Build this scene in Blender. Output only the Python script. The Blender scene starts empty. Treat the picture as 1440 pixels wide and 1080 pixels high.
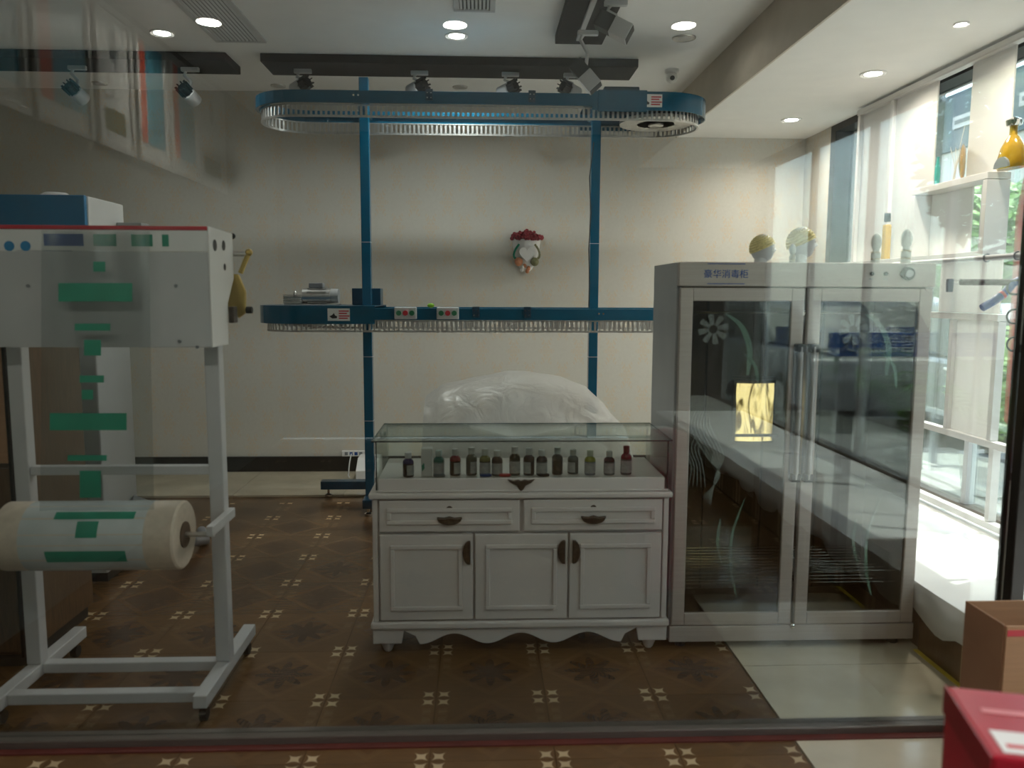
import bpy, bmesh, math, random
from mathutils import Vector, Matrix
from mathutils import noise as mnoise
random.seed(7)
PI = math.pi
scn = bpy.context.scene
C = scn.collection

# ------------------------------------------------------------------ camera
H, FPX = 1.468, 1125.0                       # eye height, focal length in pixels of the 1440x1080 frame
PITCH, YAW, ROLL = math.radians(6.41), math.radians(2.36), 0.004


def ray(x, y):
    a, b = x - 720, y - 540
    cr, sr = math.cos(ROLL), math.sin(ROLL)
    a, b = cr * a + sr * b, -sr * a + cr * b
    X, u = a / FPX, -b / FPX
    cp, sp = math.cos(PITCH), math.sin(PITCH)
    yy, Z = cp + sp * u, -sp + cp * u
    c, s = math.cos(YAW), math.sin(YAW)
    return Vector((c * X + s * yy, -s * X + c * yy, Z))


def at(x, y, X=None, Y=None, Z=None):
    """point where the sight line of a pixel meets a wall / floor plane of the room"""
    r = ray(x, y)
    k = X / r.x if X is not None else Y / r.y if Y is not None else (Z - H) / r.z
    return Vector((r.x * k, r.y * k, r.z * k + H))


cam_d = bpy.data.cameras.new('camera')
cam = bpy.data.objects.new('camera', cam_d)
C.objects.link(cam)
fw = ray(720, 540)
rt = (ray(721, 540) - fw).normalized()
upv = (ray(720, 539) - fw).normalized()
m = Matrix((rt, upv, -fw.normalized())).transposed().to_4x4()
m.translation = (0, 0, H)
cam.matrix_world = m
cam_d.sensor_width = 36
cam_d.lens = FPX / 1440 * 36
cam_d.clip_start = 0.05
cam_d.dof.use_dof = True
cam_d.dof.focus_distance = 5.6
cam_d.dof.aperture_fstop = cam_d.lens / 11.0
scn.camera = cam

# ------------------------------------------------------------------ world, sun, exposure
w = bpy.data.worlds.new('world')
scn.world = w
w.use_nodes = True
wn = w.node_tree
wn.nodes.clear()
sky = wn.nodes.new('ShaderNodeTexSky')
sky.sky_type = 'NISHITA'
sky.sun_disc = False
sky.sun_elevation = math.radians(62)
sky.sun_rotation = math.radians(80)
bg = wn.nodes.new('ShaderNodeBackground')
bg.inputs['Strength'].default_value = 1.1
wo = wn.nodes.new('ShaderNodeOutputWorld')
hsv = wn.nodes.new('ShaderNodeHueSaturation')
hsv.inputs['Saturation'].default_value = .45
wn.links.new(sky.outputs[0], hsv.inputs['Color'])
wn.links.new(hsv.outputs[0], bg.inputs[0])
wn.links.new(bg.outputs[0], wo.inputs[0])
sun_d = bpy.data.lights.new('sun', 'SUN')
sun_d.energy = 12.0
sun_d.color = (1, .95, .86)
sun_d.angle = math.radians(.6)
sun = bpy.data.objects.new('sun', sun_d)
C.objects.link(sun)
sun.rotation_euler = Vector((-.42, -.14, -1.0)).to_track_quat('-Z', 'Y').to_euler()
sun.location = (12, 0, 20)
scn.view_settings.view_transform = 'Standard'
scn.view_settings.look = 'None'
scn.view_settings.exposure = 0.2
scn.view_settings.gamma = 1
scn.view_settings.use_curve_mapping = False
LAMP = 19.0                                   # watts of one ceiling downlight


# ------------------------------------------------------------------ materials
def mat(name, col, rough=.5, metal=0.0, var=0.06, scale=8.0, bump=0.0, bscale=60.0, alpha=None, spec=.5, trans=0.0,
        emit=None, estr=0.0, coat=0.0, stretch=None):
    mt = bpy.data.materials.new(name)
    mt.use_nodes = True
    nt = mt.node_tree
    b = nt.nodes['Principled BSDF']
    b.inputs['Roughness'].default_value = rough
    b.inputs['Metallic'].default_value = metal
    b.inputs['Specular IOR Level'].default_value = spec
    b.inputs['Coat Weight'].default_value = coat
    b.inputs['Transmission Weight'].default_value = trans
    if alpha is not None:
        b.inputs['Alpha'].default_value = alpha
    tc = nt.nodes.new('ShaderNodeTexCoord')
    src = tc.outputs['Object']
    if stretch:
        mp = nt.nodes.new('ShaderNodeMapping')
        mp.inputs['Scale'].default_value = stretch
        nt.links.new(src, mp.inputs[0])
        src = mp.outputs[0]
    n = nt.nodes.new('ShaderNodeTexNoise')
    n.inputs['Scale'].default_value = scale
    n.inputs['Detail'].default_value = 4
    nt.links.new(src, n.inputs['Vector'])
    rp = nt.nodes.new('ShaderNodeValToRGB')
    lo = tuple(max(0, c * (1 - var)) for c in col[:3]) + (1,)
    hi = tuple(min(1, c * (1 + var)) for c in col[:3]) + (1,)
    rp.color_ramp.elements[0].position = .3
    rp.color_ramp.elements[1].position = .7
    rp.color_ramp.elements[0].color = lo
    rp.color_ramp.elements[1].color = hi
    nt.links.new(n.outputs['Fac'], rp.inputs['Fac'])
    nt.links.new(rp.outputs['Color'], b.inputs['Base Color'])
    if bump:
        n2 = nt.nodes.new('ShaderNodeTexNoise')
        n2.inputs['Scale'].default_value = bscale
        n2.inputs['Detail'].default_value = 3
        nt.links.new(src, n2.inputs['Vector'])
        bp = nt.nodes.new('ShaderNodeBump')
        bp.inputs['Strength'].default_value = bump
        bp.inputs['Distance'].default_value = .01
        nt.links.new(n2.outputs['Fac'], bp.inputs['Height'])
        nt.links.new(bp.outputs['Normal'], b.inputs['Normal'])
    if emit:
        b.inputs['Emission Color'].default_value = tuple(emit) + (1,)
        b.inputs['Emission Strength'].default_value = estr
    return mt


def glass_mat(name, tint, refl, rough=0.0, fres=True):
    """thin pane: lets light straight through with a tint, mirrors part of it at both faces"""
    mt = bpy.data.materials.new(name)
    mt.use_nodes = True
    nt = mt.node_tree
    nt.nodes.clear()
    o = nt.nodes.new('ShaderNodeOutputMaterial')
    t = nt.nodes.new('ShaderNodeBsdfTransparent')
    t.inputs[0].default_value = tuple(tint) + (1,)
    g = nt.nodes.new('ShaderNodeBsdfGlossy')
    g.inputs['Color'].default_value = (.95, 1, .98, 1)
    g.inputs['Roughness'].default_value = rough
    mx = nt.nodes.new('ShaderNodeMixShader')
    if fres:
        lw = nt.nodes.new('ShaderNodeLayerWeight')
        lw.inputs['Blend'].default_value = .35
        ma = nt.nodes.new('ShaderNodeMath')
        ma.operation = 'MULTIPLY_ADD'
        ma.use_clamp = True
        nt.links.new(lw.outputs['Fresnel'], ma.inputs[0])
        ma.inputs[1].default_value = .55
        ma.inputs[2].default_value = refl
        nt.links.new(ma.outputs[0], mx.inputs[0])
    else:
        mx.inputs[0].default_value = refl
    nt.links.new(t.outputs[0], mx.inputs[1])
    nt.links.new(g.outputs[0], mx.inputs[2])
    nt.links.new(mx.outputs[0], o.inputs[0])
    return mt


class NG:
    """tiny expression helper for node graphs"""

    def __init__(s, nt):
        s.nt = nt

    def val(s, sock, x):
        if isinstance(x, (int, float)):
            sock.default_value = x
        else:
            s.nt.links.new(x, sock)

    def op(s, o, a, b=0.0, c=0.0, clamp=False):
        n = s.nt.nodes.new('ShaderNodeMath')
        n.operation = o
        n.use_clamp = clamp
        s.val(n.inputs[0], a)
        s.val(n.inputs[1], b)
        s.val(n.inputs[2], c)
        return n.outputs[0]

    def mix(s, f, a, b):
        n = s.nt.nodes.new('ShaderNodeMix')
        n.data_type = 'RGBA'
        s.val(n.inputs[0], f)
        for k, x in ((6, a), (7, b)):
            if isinstance(x, tuple):
                n.inputs[k].default_value = x + (1,)
            else:
                s.nt.links.new(x, n.inputs[k])
        return n.outputs[2]


TS, TX, TY = .4, -.158, 2.785                 # floor tile pitch and grid origin (a tile corner)


def floor_tile_mat():
    mt = bpy.data.materials.new('brown_star_tile')
    mt.use_nodes = True
    nt = mt.node_tree
    b = nt.nodes['Principled BSDF']
    g = NG(nt)
    geo = nt.nodes.new('ShaderNodeNewGeometry')
    sx = nt.nodes.new('ShaderNodeSeparateXYZ')
    nt.links.new(geo.outputs['Position'], sx.inputs[0])
    # u, v in -.5...5 round a tile CORNER (star cluster) and p, q round the tile CENTRE
    fx = g.op('DIVIDE', g.op('SUBTRACT', sx.outputs[0], TX), TS)
    fy = g.op('DIVIDE', g.op('SUBTRACT', sx.outputs[1], TY), TS)
    u = g.op('SUBTRACT', g.op('FRACT', g.op('ADD', fx, .5)), .5)
    v = g.op('SUBTRACT', g.op('FRACT', g.op('ADD', fy, .5)), .5)
    p = g.op('SUBTRACT', g.op('FRACT', fx), .5)
    q = g.op('SUBTRACT', g.op('FRACT', fy), .5)
    # star: centred at |u|=|v|=.085, points on the diagonals
    a = g.op('SUBTRACT', g.op('ABSOLUTE', u), .070)
    c = g.op('SUBTRACT', g.op('ABSOLUTE', v), .070)
    d1 = g.op('ABSOLUTE', g.op('MULTIPLY', g.op('ADD', a, c), .7071))
    d2 = g.op('ABSOLUTE', g.op('MULTIPLY', g.op('SUBTRACT', a, c), .7071))
    ast = g.op('ADD', g.op('POWER', d1, .52), g.op('POWER', d2, .52))
    star = g.op('LESS_THAN', ast, .282)
    # dark carved rosette in the tile centre
    r = g.op('SQRT', g.op('ADD', g.op('MULTIPLY', p, p), g.op('MULTIPLY', q, q)))
    th = g.op('ARCTAN2', q, p)
    pet = g.op('ADD', .2, g.op('MULTIPLY', .075, g.op('COSINE', g.op('MULTIPLY', th, 8))))
    ros = g.op('LESS_THAN', r, pet)
    vein = g.op('LESS_THAN', g.op('ABSOLUTE', g.op('SINE', g.op('ADD', g.op('MULTIPLY', th, 8), g.op('MULTIPLY', r, 60)))), .45)
    ros = g.op('MULTIPLY', ros, g.op('MULTIPLY_ADD', vein, .3, .7))
    # lighter diamond strap between the clusters
    dm = g.op('ADD', g.op('ABSOLUTE', p), g.op('ABSOLUTE', q))
    strap = g.op('LESS_THAN', g.op('ABSOLUTE', g.op('SUBTRACT', dm, .43)), .045)
    half = g.op('GREATER_THAN', dm, .43)
    # wood like grain
    tc = nt.nodes.new('ShaderNodeMapping')
    tc.inputs['Scale'].default_value = (14, 70, 1)
    nt.links.new(geo.outputs['Position'], tc.inputs[0])
    no = nt.nodes.new('ShaderNodeTexNoise')
    no.inputs['Scale'].default_value = 1
    no.inputs['Detail'].default_value = 5
    nt.links.new(tc.outputs[0], no.inputs['Vector'])
    base = g.mix(no.outputs['Fac'], (.062, .030, .012), (.15, .074, .028))
    base = g.mix(g.op('MULTIPLY', half, .45), base, (.135, .072, .026))
    base = g.mix(g.op('MULTIPLY', strap, .45), base, (.15, .08, .032))
    base = g.mix(g.op('MULTIPLY', ros, .75), base, (.035, .017, .009))
    base = g.mix(star, base, (.46, .34, .20))
    oi = nt.nodes.new('ShaderNodeObjectInfo')
    hs = nt.nodes.new('ShaderNodeHueSaturation')
    nt.links.new(g.op('MULTIPLY_ADD', oi.outputs['Random'], .3, .85), hs.inputs['Value'])
    nt.links.new(base, hs.inputs['Color'])
    nt.links.new(hs.outputs[0], b.inputs['Base Color'])
    b.inputs['Roughness'].default_value = .27
    bp = nt.nodes.new('ShaderNodeBump')
    bp.inputs['Strength'].default_value = .25
    bp.inputs['Distance'].default_value = .003
    nt.links.new(g.op('ADD', no.outputs['Fac'], g.op('MULTIPLY', ros, -.6)), bp.inputs['Height'])
    nt.links.new(bp.outputs['Normal'], b.inputs['Normal'])
    return mt


def wallpaper_mat():
    mt = bpy.data.materials.new('damask_wallpaper')
    mt.use_nodes = True
    nt = mt.node_tree
    b = nt.nodes['Principled BSDF']
    g = NG(nt)
    geo = nt.nodes.new('ShaderNodeNewGeometry')
    sx = nt.nodes.new('ShaderNodeSeparateXYZ')
    nt.links.new(geo.outputs['Position'], sx.inputs[0])
    hx = g.op('ADD', sx.outputs[0], sx.outputs[1])
    # ogee lattice: two half-drop families of medallions
    U = g.op('DIVIDE', hx, .27)
    V = g.op('DIVIDE', sx.outputs[2], .40)

    def medal(du, dv):
        uu = g.op('SUBTRACT', g.op('FRACT', g.op('ADD', U, du)), .5)
        vv = g.op('SUBTRACT', g.op('FRACT', g.op('ADD', V, dv)), .5)
        r = g.op('SQRT', g.op('ADD', g.op('MULTIPLY', g.op('MULTIPLY', uu, uu), 2.2), g.op('MULTIPLY', vv, vv)))
        th = g.op('ARCTAN2', vv, uu)
        lim = g.op('ADD', .25, g.op('MULTIPLY', .10, g.op('COSINE', g.op('MULTIPLY', th, 6))))
        inn = g.op('LESS_THAN', r, lim)
        ring = g.op('GREATER_THAN', g.op('SINE', g.op('ADD', g.op('MULTIPLY', r, 55), g.op('MULTIPLY', g.op('COSINE', g.op('MULTIPLY', th, 6)), 2))), -.1)
        return g.op('MULTIPLY', inn, ring)

    me = g.op('MAXIMUM', medal(0, 0), medal(.5, .5))
    no = nt.nodes.new('ShaderNodeTexNoise')
    no.inputs['Scale'].default_value = 45
    no.inputs['Detail'].default_value = 4
    nt.links.new(geo.outputs['Position'], no.inputs['Vector'])
    base = g.mix(no.outputs['Fac'], (.55, .525, .465), (.64, .615, .555))
    base = g.mix(g.op('MULTIPLY', me, .5), base, (.66, .50, .32))
    nt.links.new(base, b.inputs['Base Color'])
    b.inputs['Roughness'].default_value = .62
    bp = nt.nodes.new('ShaderNodeBump')
    bp.inputs['Strength'].default_value = .2
    bp.inputs['Distance'].default_value = .002
    nt.links.new(g.op('ADD', me, no.outputs['Fac']), bp.inputs['Height'])
    nt.links.new(bp.outputs['Normal'], b.inputs['Normal'])
    return mt


M = dict(
    tile=floor_tile_mat(), paper=wallpaper_mat(),
    beige=mat('beige_marble_tile', (.50, .44, .33), .12, var=.14, scale=3),
    beige2=mat('pale_plaster', (.56, .50, .42), .6, var=.05, bump=.1),
    frontw=mat('dark_front_wall', (.07, .06, .055), .7, var=.1),
    postw=mat('grey_green_wall', (.20, .21, .19), .7, var=.08),
    ceil=mat('ceiling_paint', (.86, .85, .84), .8, var=.02),
    soff=mat('soffit_paint', (.82, .80, .77), .75, var=.02),
    black=mat('black_baseboard', (.012, .011, .010), .25, var=.2),
    dark=mat('dark_bronze_metal', (.018, .014, .011), .35, .3, var=.2),
    board=mat('dark_stained_board', (.012, .0075, .006), .75, var=.35, scale=4, spec=.15, stretch=(3, 30, 30)),
    white=mat('white_lacquer', (.72, .70, .68), .35, var=.02, scale=3),
    whitec=mat('cream_white_cabinet_paint', (.57, .53, .50), .38, var=.025, scale=3),
    powder=mat('white_powder_coat', (.52, .52, .525), .4, var=.03),
    steelpaint=mat('champagne_brushed_steel', (.43, .375, .335), .45, .2, var=.06, scale=3, stretch=(1, 1, 60)),
    greyside=mat('grey_painted_steel', (.36, .37, .37), .45, .2, var=.04),
    chrome=mat('chrome', (.75, .75, .75), .12, 1.0, var=.03),
    steel=mat('dull_steel', (.60, .59, .57), .38, 1.0, var=.1, scale=30),
    bar=mat('satin_grey_bar', (.33, .31, .30), .35, .6, var=.05),
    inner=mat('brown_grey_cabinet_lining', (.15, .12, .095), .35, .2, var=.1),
    blue=mat('blue_enamel', (.002, .095, .175), .22, .1, var=.08, coat=.3),
    blued=mat('deep_blue_enamel', (.004, .045, .085), .3, .1, var=.08),
    machine_blue=mat('machine_blue_panel', (.010, .21, .46), .4, var=.05),
    brass=mat('aged_brass', (.55, .40, .13), .32, .8, var=.12),
    bronze=mat('antique_bronze', (.075, .058, .045), .4, .7, var=.3, scale=60),
    rubber=mat('black_rubber', (.012, .012, .012), .55, var=.2),
    red=mat('red_print', (.50, .02, .035), .4, var=.08),
    redbox=mat('red_carton', (.38, .012, .03), .3, var=.12, scale=5),
    thresh=mat('brown_red_strip', (.10, .02, .014), .5, var=.2),
    redboxd=mat('dark_red_carton_side', (.24, .008, .018), .35, var=.15, scale=5),
    paperw=mat('white_paper', (.75, .75, .74), .6, var=.03),
    teal=mat('teal_print', (.012, .27, .17), .4, var=.1),
    navy=mat('blue_print', (.02, .08, .30), .4, var=.1),
    greyp=mat('grey_print', (.2, .22, .23), .5, var=.1),
    blackp=mat('black_print', (.015, .015, .017), .45, var=.2),
    carton=mat('brown_cardboard', (.38, .21, .11), .75, var=.08, scale=6, bump=.08, stretch=(1, 1, 20)),
    cartond=mat('dark_brown_cardboard', (.25, .13, .07), .8, var=.1, scale=6),
    wood=mat('brown_wood', (.10, .052, .022), .45, var=.3, scale=5, stretch=(20, 20, 2)),
    knit=mat('yellow_knit', (.88, .74, .34), .85, var=.15, scale=90, bump=.5, bscale=160),
    china=mat('white_china', (.80, .79, .78), .3, var=.03),
    bone=mat('pale_turned_wood', (.62, .60, .52), .5, var=.1, scale=20),
    amber=mat('amber_glass', (.62, .36, .02), .08, var=.2, trans=.55, coat=.5),
    amberd=mat('amber_liquid', (.75, .50, .06), .1, var=.1, trans=.4),
    leaf=mat('green_leaves', (.06, .16, .035), .5, var=.5, scale=3),
    leafl=mat('bright_green_leaves', (.20, .36, .10), .5, var=.4, scale=3),
    bark=mat('bark', (.10, .07, .05), .85, var=.4, scale=20, bump=.4),
    ground=mat('sunlit_paving', (.20, .195, .19), .8, var=.1, scale=2, bump=.1),
    asphalt=mat('asphalt', (.16, .16, .165), .85, var=.15, scale=20),
    facade=mat('grey_blue_facade', (.09, .135, .17), .6, var=.08, scale=1.5),
    facadel=mat('pale_facade', (.68, .66, .62), .7, var=.06, scale=1.5),
    stone=mat('brown_stone_facade', (.11, .095, .08), .75, var=.1, scale=1.5),
    pane=mat('dark_window_pane', (.03, .05, .06), .06, var=.2),
    carp=mat('slate_car_paint', (.05, .065, .08), .25, .2, var=.03, coat=.6),
    carr=mat('red_car_paint', (.42, .015, .02), .25, .2, var=.05, coat=.6),
    gold=mat('gold_foil', (1.0, .86, .42), .22, .9, var=.1, bump=.6, bscale=14),
    redf=mat('red_fabric', (.62, .02, .03), .6, var=.15, scale=6),
    flower=mat('dried_red_flowers', (.25, .035, .045), .8, var=.6, scale=60),
    peach=mat('peach_glaze', (.60, .24, .12), .35, var=.25, scale=40),
    olive=mat('olive_glaze', (.20, .20, .10), .4, var=.25, scale=40),
    hblue=mat('blue_hanger_plastic', (.03, .07, .26), .3, var=.2, scale=30),
    foam=mat('dark_brown_foam', (.05, .022, .018), .6, var=.2),
    core=mat('cardboard_core', (.12, .08, .055), .8, var=.2),
    rollend=mat('wound_film_end', (.62, .53, .43), .45, var=.08, scale=40),
    lampw=mat('lit_downlight_lens', (1, 1, 1), .4, emit=(1, .97, .90), estr=30.0),
    lampo=mat('unlit_downlight_lens', (.55, .55, .55), .25, var=.05),
    postred=mat('poster_red', (.80, .14, .08), .4, var=.15, scale=3),
    postteal=mat('poster_teal', (.12, .42, .55), .4, var=.2, scale=3),
    postpale=mat('poster_pale', (.78, .78, .76), .4, var=.08, scale=3),
    dryer=mat('grey_machine_steel', (.24, .25, .27), .4, .3, var=.05),
    green=mat('green_button', (.02, .18, .08), .35, var=.1),
    lime=mat('lime_plastic', (.25, .55, .03), .35, var=.1),
    etch=mat('frosted_etching', (.58, .66, .60), .8, var=.1, alpha=.22),
    etchg=mat('green_frosted_etching', (.30, .55, .40), .8, var=.1, alpha=.30),
    yellow=mat('yellow_strip', (.60, .45, .03), .5, var=.1),
    cloth=mat('white_cotton_cloth', (.80, .80, .79), .85, var=.03, bump=.1, bscale=9),
    grille=mat('grille_shadow_box', (.05, .05, .05), .8, var=.1),
    aluminium=mat('anodised_rail', (.17, .145, .125), .35, .6, var=.1, stretch=(2, 40, 40)),
)
M['partition'] = glass_mat('partition_glass', (.95, .97, .96), .018)
M['window'] = glass_mat('window_glass', (.92, .96, .95), .03)
M['case'] = glass_mat('case_glass', (.955, .985, .975), .015)
M['door'] = glass_mat('tinted_door_glass', (.62, .60, .56), .022)
M['film'] = glass_mat('printed_film', (.80, .82, .82), .10, .15)


def trans_white(name, col, tr, alpha=1.0, rough=.4):
    """white sheet that passes some light from behind (frosted board, plastic sheet)"""
    mt = bpy.data.materials.new(name)
    mt.use_nodes = True
    nt = mt.node_tree
    nt.nodes.clear()
    g = NG(nt)
    o = nt.nodes.new('ShaderNodeOutputMaterial')
    b = nt.nodes.new('ShaderNodeBsdfPrincipled')
    b.inputs['Roughness'].default_value = rough
    tc = nt.nodes.new('ShaderNodeTexCoord')
    no = nt.nodes.new('ShaderNodeTexNoise')
    no.inputs['Scale'].default_value = 6
    nt.links.new(tc.outputs['Object'], no.inputs['Vector'])
    c0 = tuple(c * .95 for c in col)
    cc = g.mix(no.outputs['Fac'], c0, tuple(col))
    nt.links.new(cc, b.inputs['Base Color'])
    t = nt.nodes.new('ShaderNodeBsdfTranslucent')
    nt.links.new(cc, t.inputs[0])
    mx = nt.nodes.new('ShaderNodeMixShader')
    mx.inputs[0].default_value = tr
    nt.links.new(b.outputs[0], mx.inputs[1])
    nt.links.new(t.outputs[0], mx.inputs[2])
    out = mx.outputs[0]
    if alpha < 1:
        tp = nt.nodes.new('ShaderNodeBsdfTransparent')
        m2 = nt.nodes.new('ShaderNodeMixShader')
        m2.inputs[0].default_value = alpha
        nt.links.new(tp.outputs[0], m2.inputs[1])
        nt.links.new(out, m2.inputs[2])
        out = m2.outputs[0]
        bp = nt.nodes.new('ShaderNodeBump')
        n2 = nt.nodes.new('ShaderNodeTexNoise')
        n2.inputs['Scale'].default_value = 9
        n2.inputs['Detail'].default_value = 6
        n2.inputs['Distortion'].default_value = 1.2
        nt.links.new(tc.outputs['Object'], n2.inputs['Vector'])
        bp.inputs['Strength'].default_value = .7
        bp.inputs['Distance'].default_value = .03
        nt.links.new(n2.outputs['Fac'], bp.inputs['Height'])
        nt.links.new(bp.outputs[0], b.inputs['Normal'])
    nt.links.new(out, o.inputs[0])
    return mt


def heater_mat():  # gold plate is no lamp: its glow and bright creases are painted emission
    mt = bpy.data.materials.new('gold_reflector_painted_glow')
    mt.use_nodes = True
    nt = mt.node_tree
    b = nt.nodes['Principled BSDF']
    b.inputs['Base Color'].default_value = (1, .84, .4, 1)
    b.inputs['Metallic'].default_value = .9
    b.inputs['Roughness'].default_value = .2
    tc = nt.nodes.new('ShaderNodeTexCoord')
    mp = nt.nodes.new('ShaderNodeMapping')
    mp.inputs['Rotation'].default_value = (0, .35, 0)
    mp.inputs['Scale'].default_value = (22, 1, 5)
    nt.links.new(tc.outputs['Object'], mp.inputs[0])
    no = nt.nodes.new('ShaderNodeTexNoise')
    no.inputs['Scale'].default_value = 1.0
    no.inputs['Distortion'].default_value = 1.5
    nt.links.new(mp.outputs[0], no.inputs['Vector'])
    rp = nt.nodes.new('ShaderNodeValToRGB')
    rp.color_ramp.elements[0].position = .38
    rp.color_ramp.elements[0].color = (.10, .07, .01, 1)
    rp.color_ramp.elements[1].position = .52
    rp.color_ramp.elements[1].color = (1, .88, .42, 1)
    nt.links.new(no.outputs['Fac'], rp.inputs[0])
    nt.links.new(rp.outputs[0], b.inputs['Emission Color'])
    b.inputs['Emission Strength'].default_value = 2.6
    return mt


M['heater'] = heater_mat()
M['frost'] = trans_white('frosted_white_board', (.84, .81, .77), .55)
M['plastic'] = trans_white('white_plastic_sheet', (.80, .79, .76), .3, .62, .3)


# ------------------------------------------------------------------ mesh helpers
class MB:
    def __init__(s):
        s.v, s.f = [], []

    def add(s, vs, fs):
        o = len(s.v)
        s.v += [tuple(x) for x in vs]
        s.f += [tuple(i + o for i in f) for f in fs]
        return s

    def box(s, a, b):
        x0, y0, z0 = a
        x1, y1, z1 = b
        x0, x1 = min(x0, x1), max(x0, x1)
        y0, y1 = min(y0, y1), max(y0, y1)
        z0, z1 = min(z0, z1), max(z0, z1)
        return s.add([(x0, y0, z0), (x1, y0, z0), (x1, y1, z0), (x0, y1, z0), (x0, y0, z1), (x1, y0, z1), (x1, y1, z1), (x0, y1, z1)],
                     [(0, 3, 2, 1), (4, 5, 6, 7), (0, 1, 5, 4), (1, 2, 6, 5), (2, 3, 7, 6), (3, 0, 4, 7)])

    def prism(s, pts, axis, a, b):
        """polygon extruded along an axis; pts are the two other coordinates in x,y,z order"""
        def mk(p, t):
            return {'x': (t, p[0], p[1]), 'y': (p[0], t, p[1]), 'z': (p[0], p[1], t)}[axis]
        n = len(pts)
        vs = [mk(p, a) for p in pts] + [mk(p, b) for p in pts]
        fs = [tuple(range(n))[::-1], tuple(range(n, 2 * n))] + [(i, (i + 1) % n, (i + 1) % n + n, i + n) for i in range(n)]
        return s.add(vs, fs)

    def tube(s, pts, r, n=10, cap=True, closed=False):
        pts = [Vector(p) for p in pts]
        rs = r if isinstance(r, (list, tuple)) else [r] * len(pts)
        o = len(s.v)
        N = len(pts)
        ref = None
        for i, p in enumerate(pts):
            if closed:
                t = pts[(i + 1) % N] - pts[i - 1]
            else:
                t = pts[min(i + 1, N - 1)] - pts[max(i - 1, 0)]
            t.normalize()
            if ref is None:
                ref = Vector((0, 0, 1)) if abs(t.z) < .9 else Vector((1, 0, 0))
            u = t.cross(ref).normalized()
            v = u.cross(t).normalized()
            ref = v
            for k in range(n):
                a = 2 * PI * k / n
                s.v.append(tuple(p + (u * math.cos(a) + v * math.sin(a)) * rs[i]))
        for i in range(N if closed else N - 1):
            j = (i + 1) % N
            for k in range(n):
                s.f.append((o + i * n + k, o + i * n + (k + 1) % n, o + j * n + (k + 1) % n, o + j * n + k))
        if cap and not closed:
            s.f.append(tuple(o + k for k in range(n))[::-1])
            s.f.append(tuple(o + (N - 1) * n + k for k in range(n)))
        return s

    def cyl(s, a, b, r, n=20):
        return s.tube([a, b], r, n)

    def lathe(s, prof, c=(0, 0, 0), n=24, sx=1, sy=1):
        o = len(s.v)
        for r, z in prof:
            for k in range(n):
                a = 2 * PI * k / n
                s.v.append((c[0] + sx * r * math.cos(a), c[1] + sy * r * math.sin(a), c[2] + z))
        L = len(prof)
        for i in range(L - 1):
            for k in range(n):
                s.f.append((o + i * n + k, o + i * n + (k + 1) % n, o + (i + 1) * n + (k + 1) % n, o + (i + 1) * n + k))
        s.f.append(tuple(o + k for k in range(n))[::-1])
        s.f.append(tuple(o + (L - 1) * n + k for k in range(n)))
        return s

    def ball(s, c, r, n=14, m_=9, fn=None):
        if isinstance(r, (int, float)):
            r = (r, r, r)
        o = len(s.v)
        for i in range(m_ + 1):
            t = PI * i / m_
            for k in range(n):
                a = 2 * PI * k / n
                d = Vector((math.sin(t) * math.cos(a), math.sin(t) * math.sin(a), math.cos(t)))
                p = Vector((d.x * r[0], d.y * r[1], d.z * r[2]))
                if fn:
                    p = fn(d, p)
                s.v.append((c[0] + p.x, c[1] + p.y, c[2] + p.z))
        for i in range(m_):
            for k in range(n):
                s.f.append((o + i * n + k, o + (i + 1) * n + k, o + (i + 1) * n + (k + 1) % n, o + i * n + (k + 1) % n))
        return s

    def sweep(s, path, prof, closed=True):
        """profile (offset outwards, z) carried along a 2-D path of (x, y, nx, ny)"""
        o = len(s.v)
        L, P = len(path), len(prof)
        for x, y, nx, ny in path:
            for off, z in prof:
                s.v.append((x + nx * off, y + ny * off, z))
        for i in range(L if closed else L - 1):
            j = (i + 1) % L
            for k in range(P):
                k2 = (k + 1) % P
                s.f.append((o + i * P + k, o + j * P + k, o + j * P + k2, o + i * P + k2))
        if not closed:
            s.f.append(tuple(o + k for k in range(P)))
            s.f.append(tuple(o + (L - 1) * P + k for k in range(P))[::-1])
        return s

    def xf(s, mtx, start=0):
        for i in range(start, len(s.v)):
            s.v[i] = tuple(mtx @ Vector(s.v[i]))
        return s


def obj(name, mb, material, parent=None, bevel=0.0, smooth=False, seg=2, local=False, kind=None, label=None):
    me = bpy.data.meshes.new(name)
    off = Vector(parent_world(parent)) if (parent is not None and not local) else Vector((0, 0, 0))
    me.from_pydata([tuple(Vector(v) - off) for v in mb.v], [], mb.f)
    bm = bmesh.new()
    bm.from_mesh(me)
    bmesh.ops.recalc_face_normals(bm, faces=bm.faces)
    bm.to_mesh(me)
    bm.free()
    me.materials.append(material)
    o = bpy.data.objects.new(name, me)
    C.objects.link(o)
    if parent is not None:
        o.parent = parent
    if smooth:
        for p in me.polygons:
            p.use_smooth = True
        me.set_sharp_from_angle(angle=math.radians(40))
    if bevel:
        b = o.modifiers.new('bevel', 'BEVEL')
        b.width = bevel
        b.segments = seg
        b.limit_method = 'ANGLE'
        b.angle_limit = math.radians(40)
    if kind:
        o['kind'] = kind
    if label:
        o['label'] = label
    return o


WLOC = {}


def parent_world(p):
    v = Vector((0, 0, 0))
    while p is not None:
        v += Vector(p.location)
        p = p.parent
    return v


def thing(name, label, cat, loc=(0, 0, 0), rz=0.0, group=None):
    o = bpy.data.objects.new(name, None)
    o.empty_display_size = .1
    C.objects.link(o)
    o.location = loc
    o.rotation_euler = (0, 0, rz)
    return tag(o, label, cat, group)


def tag(o, label, cat, group=None):
    o['label'] = label
    o['category'] = cat
    if group:
        o['group'] = group
    return o


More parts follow.
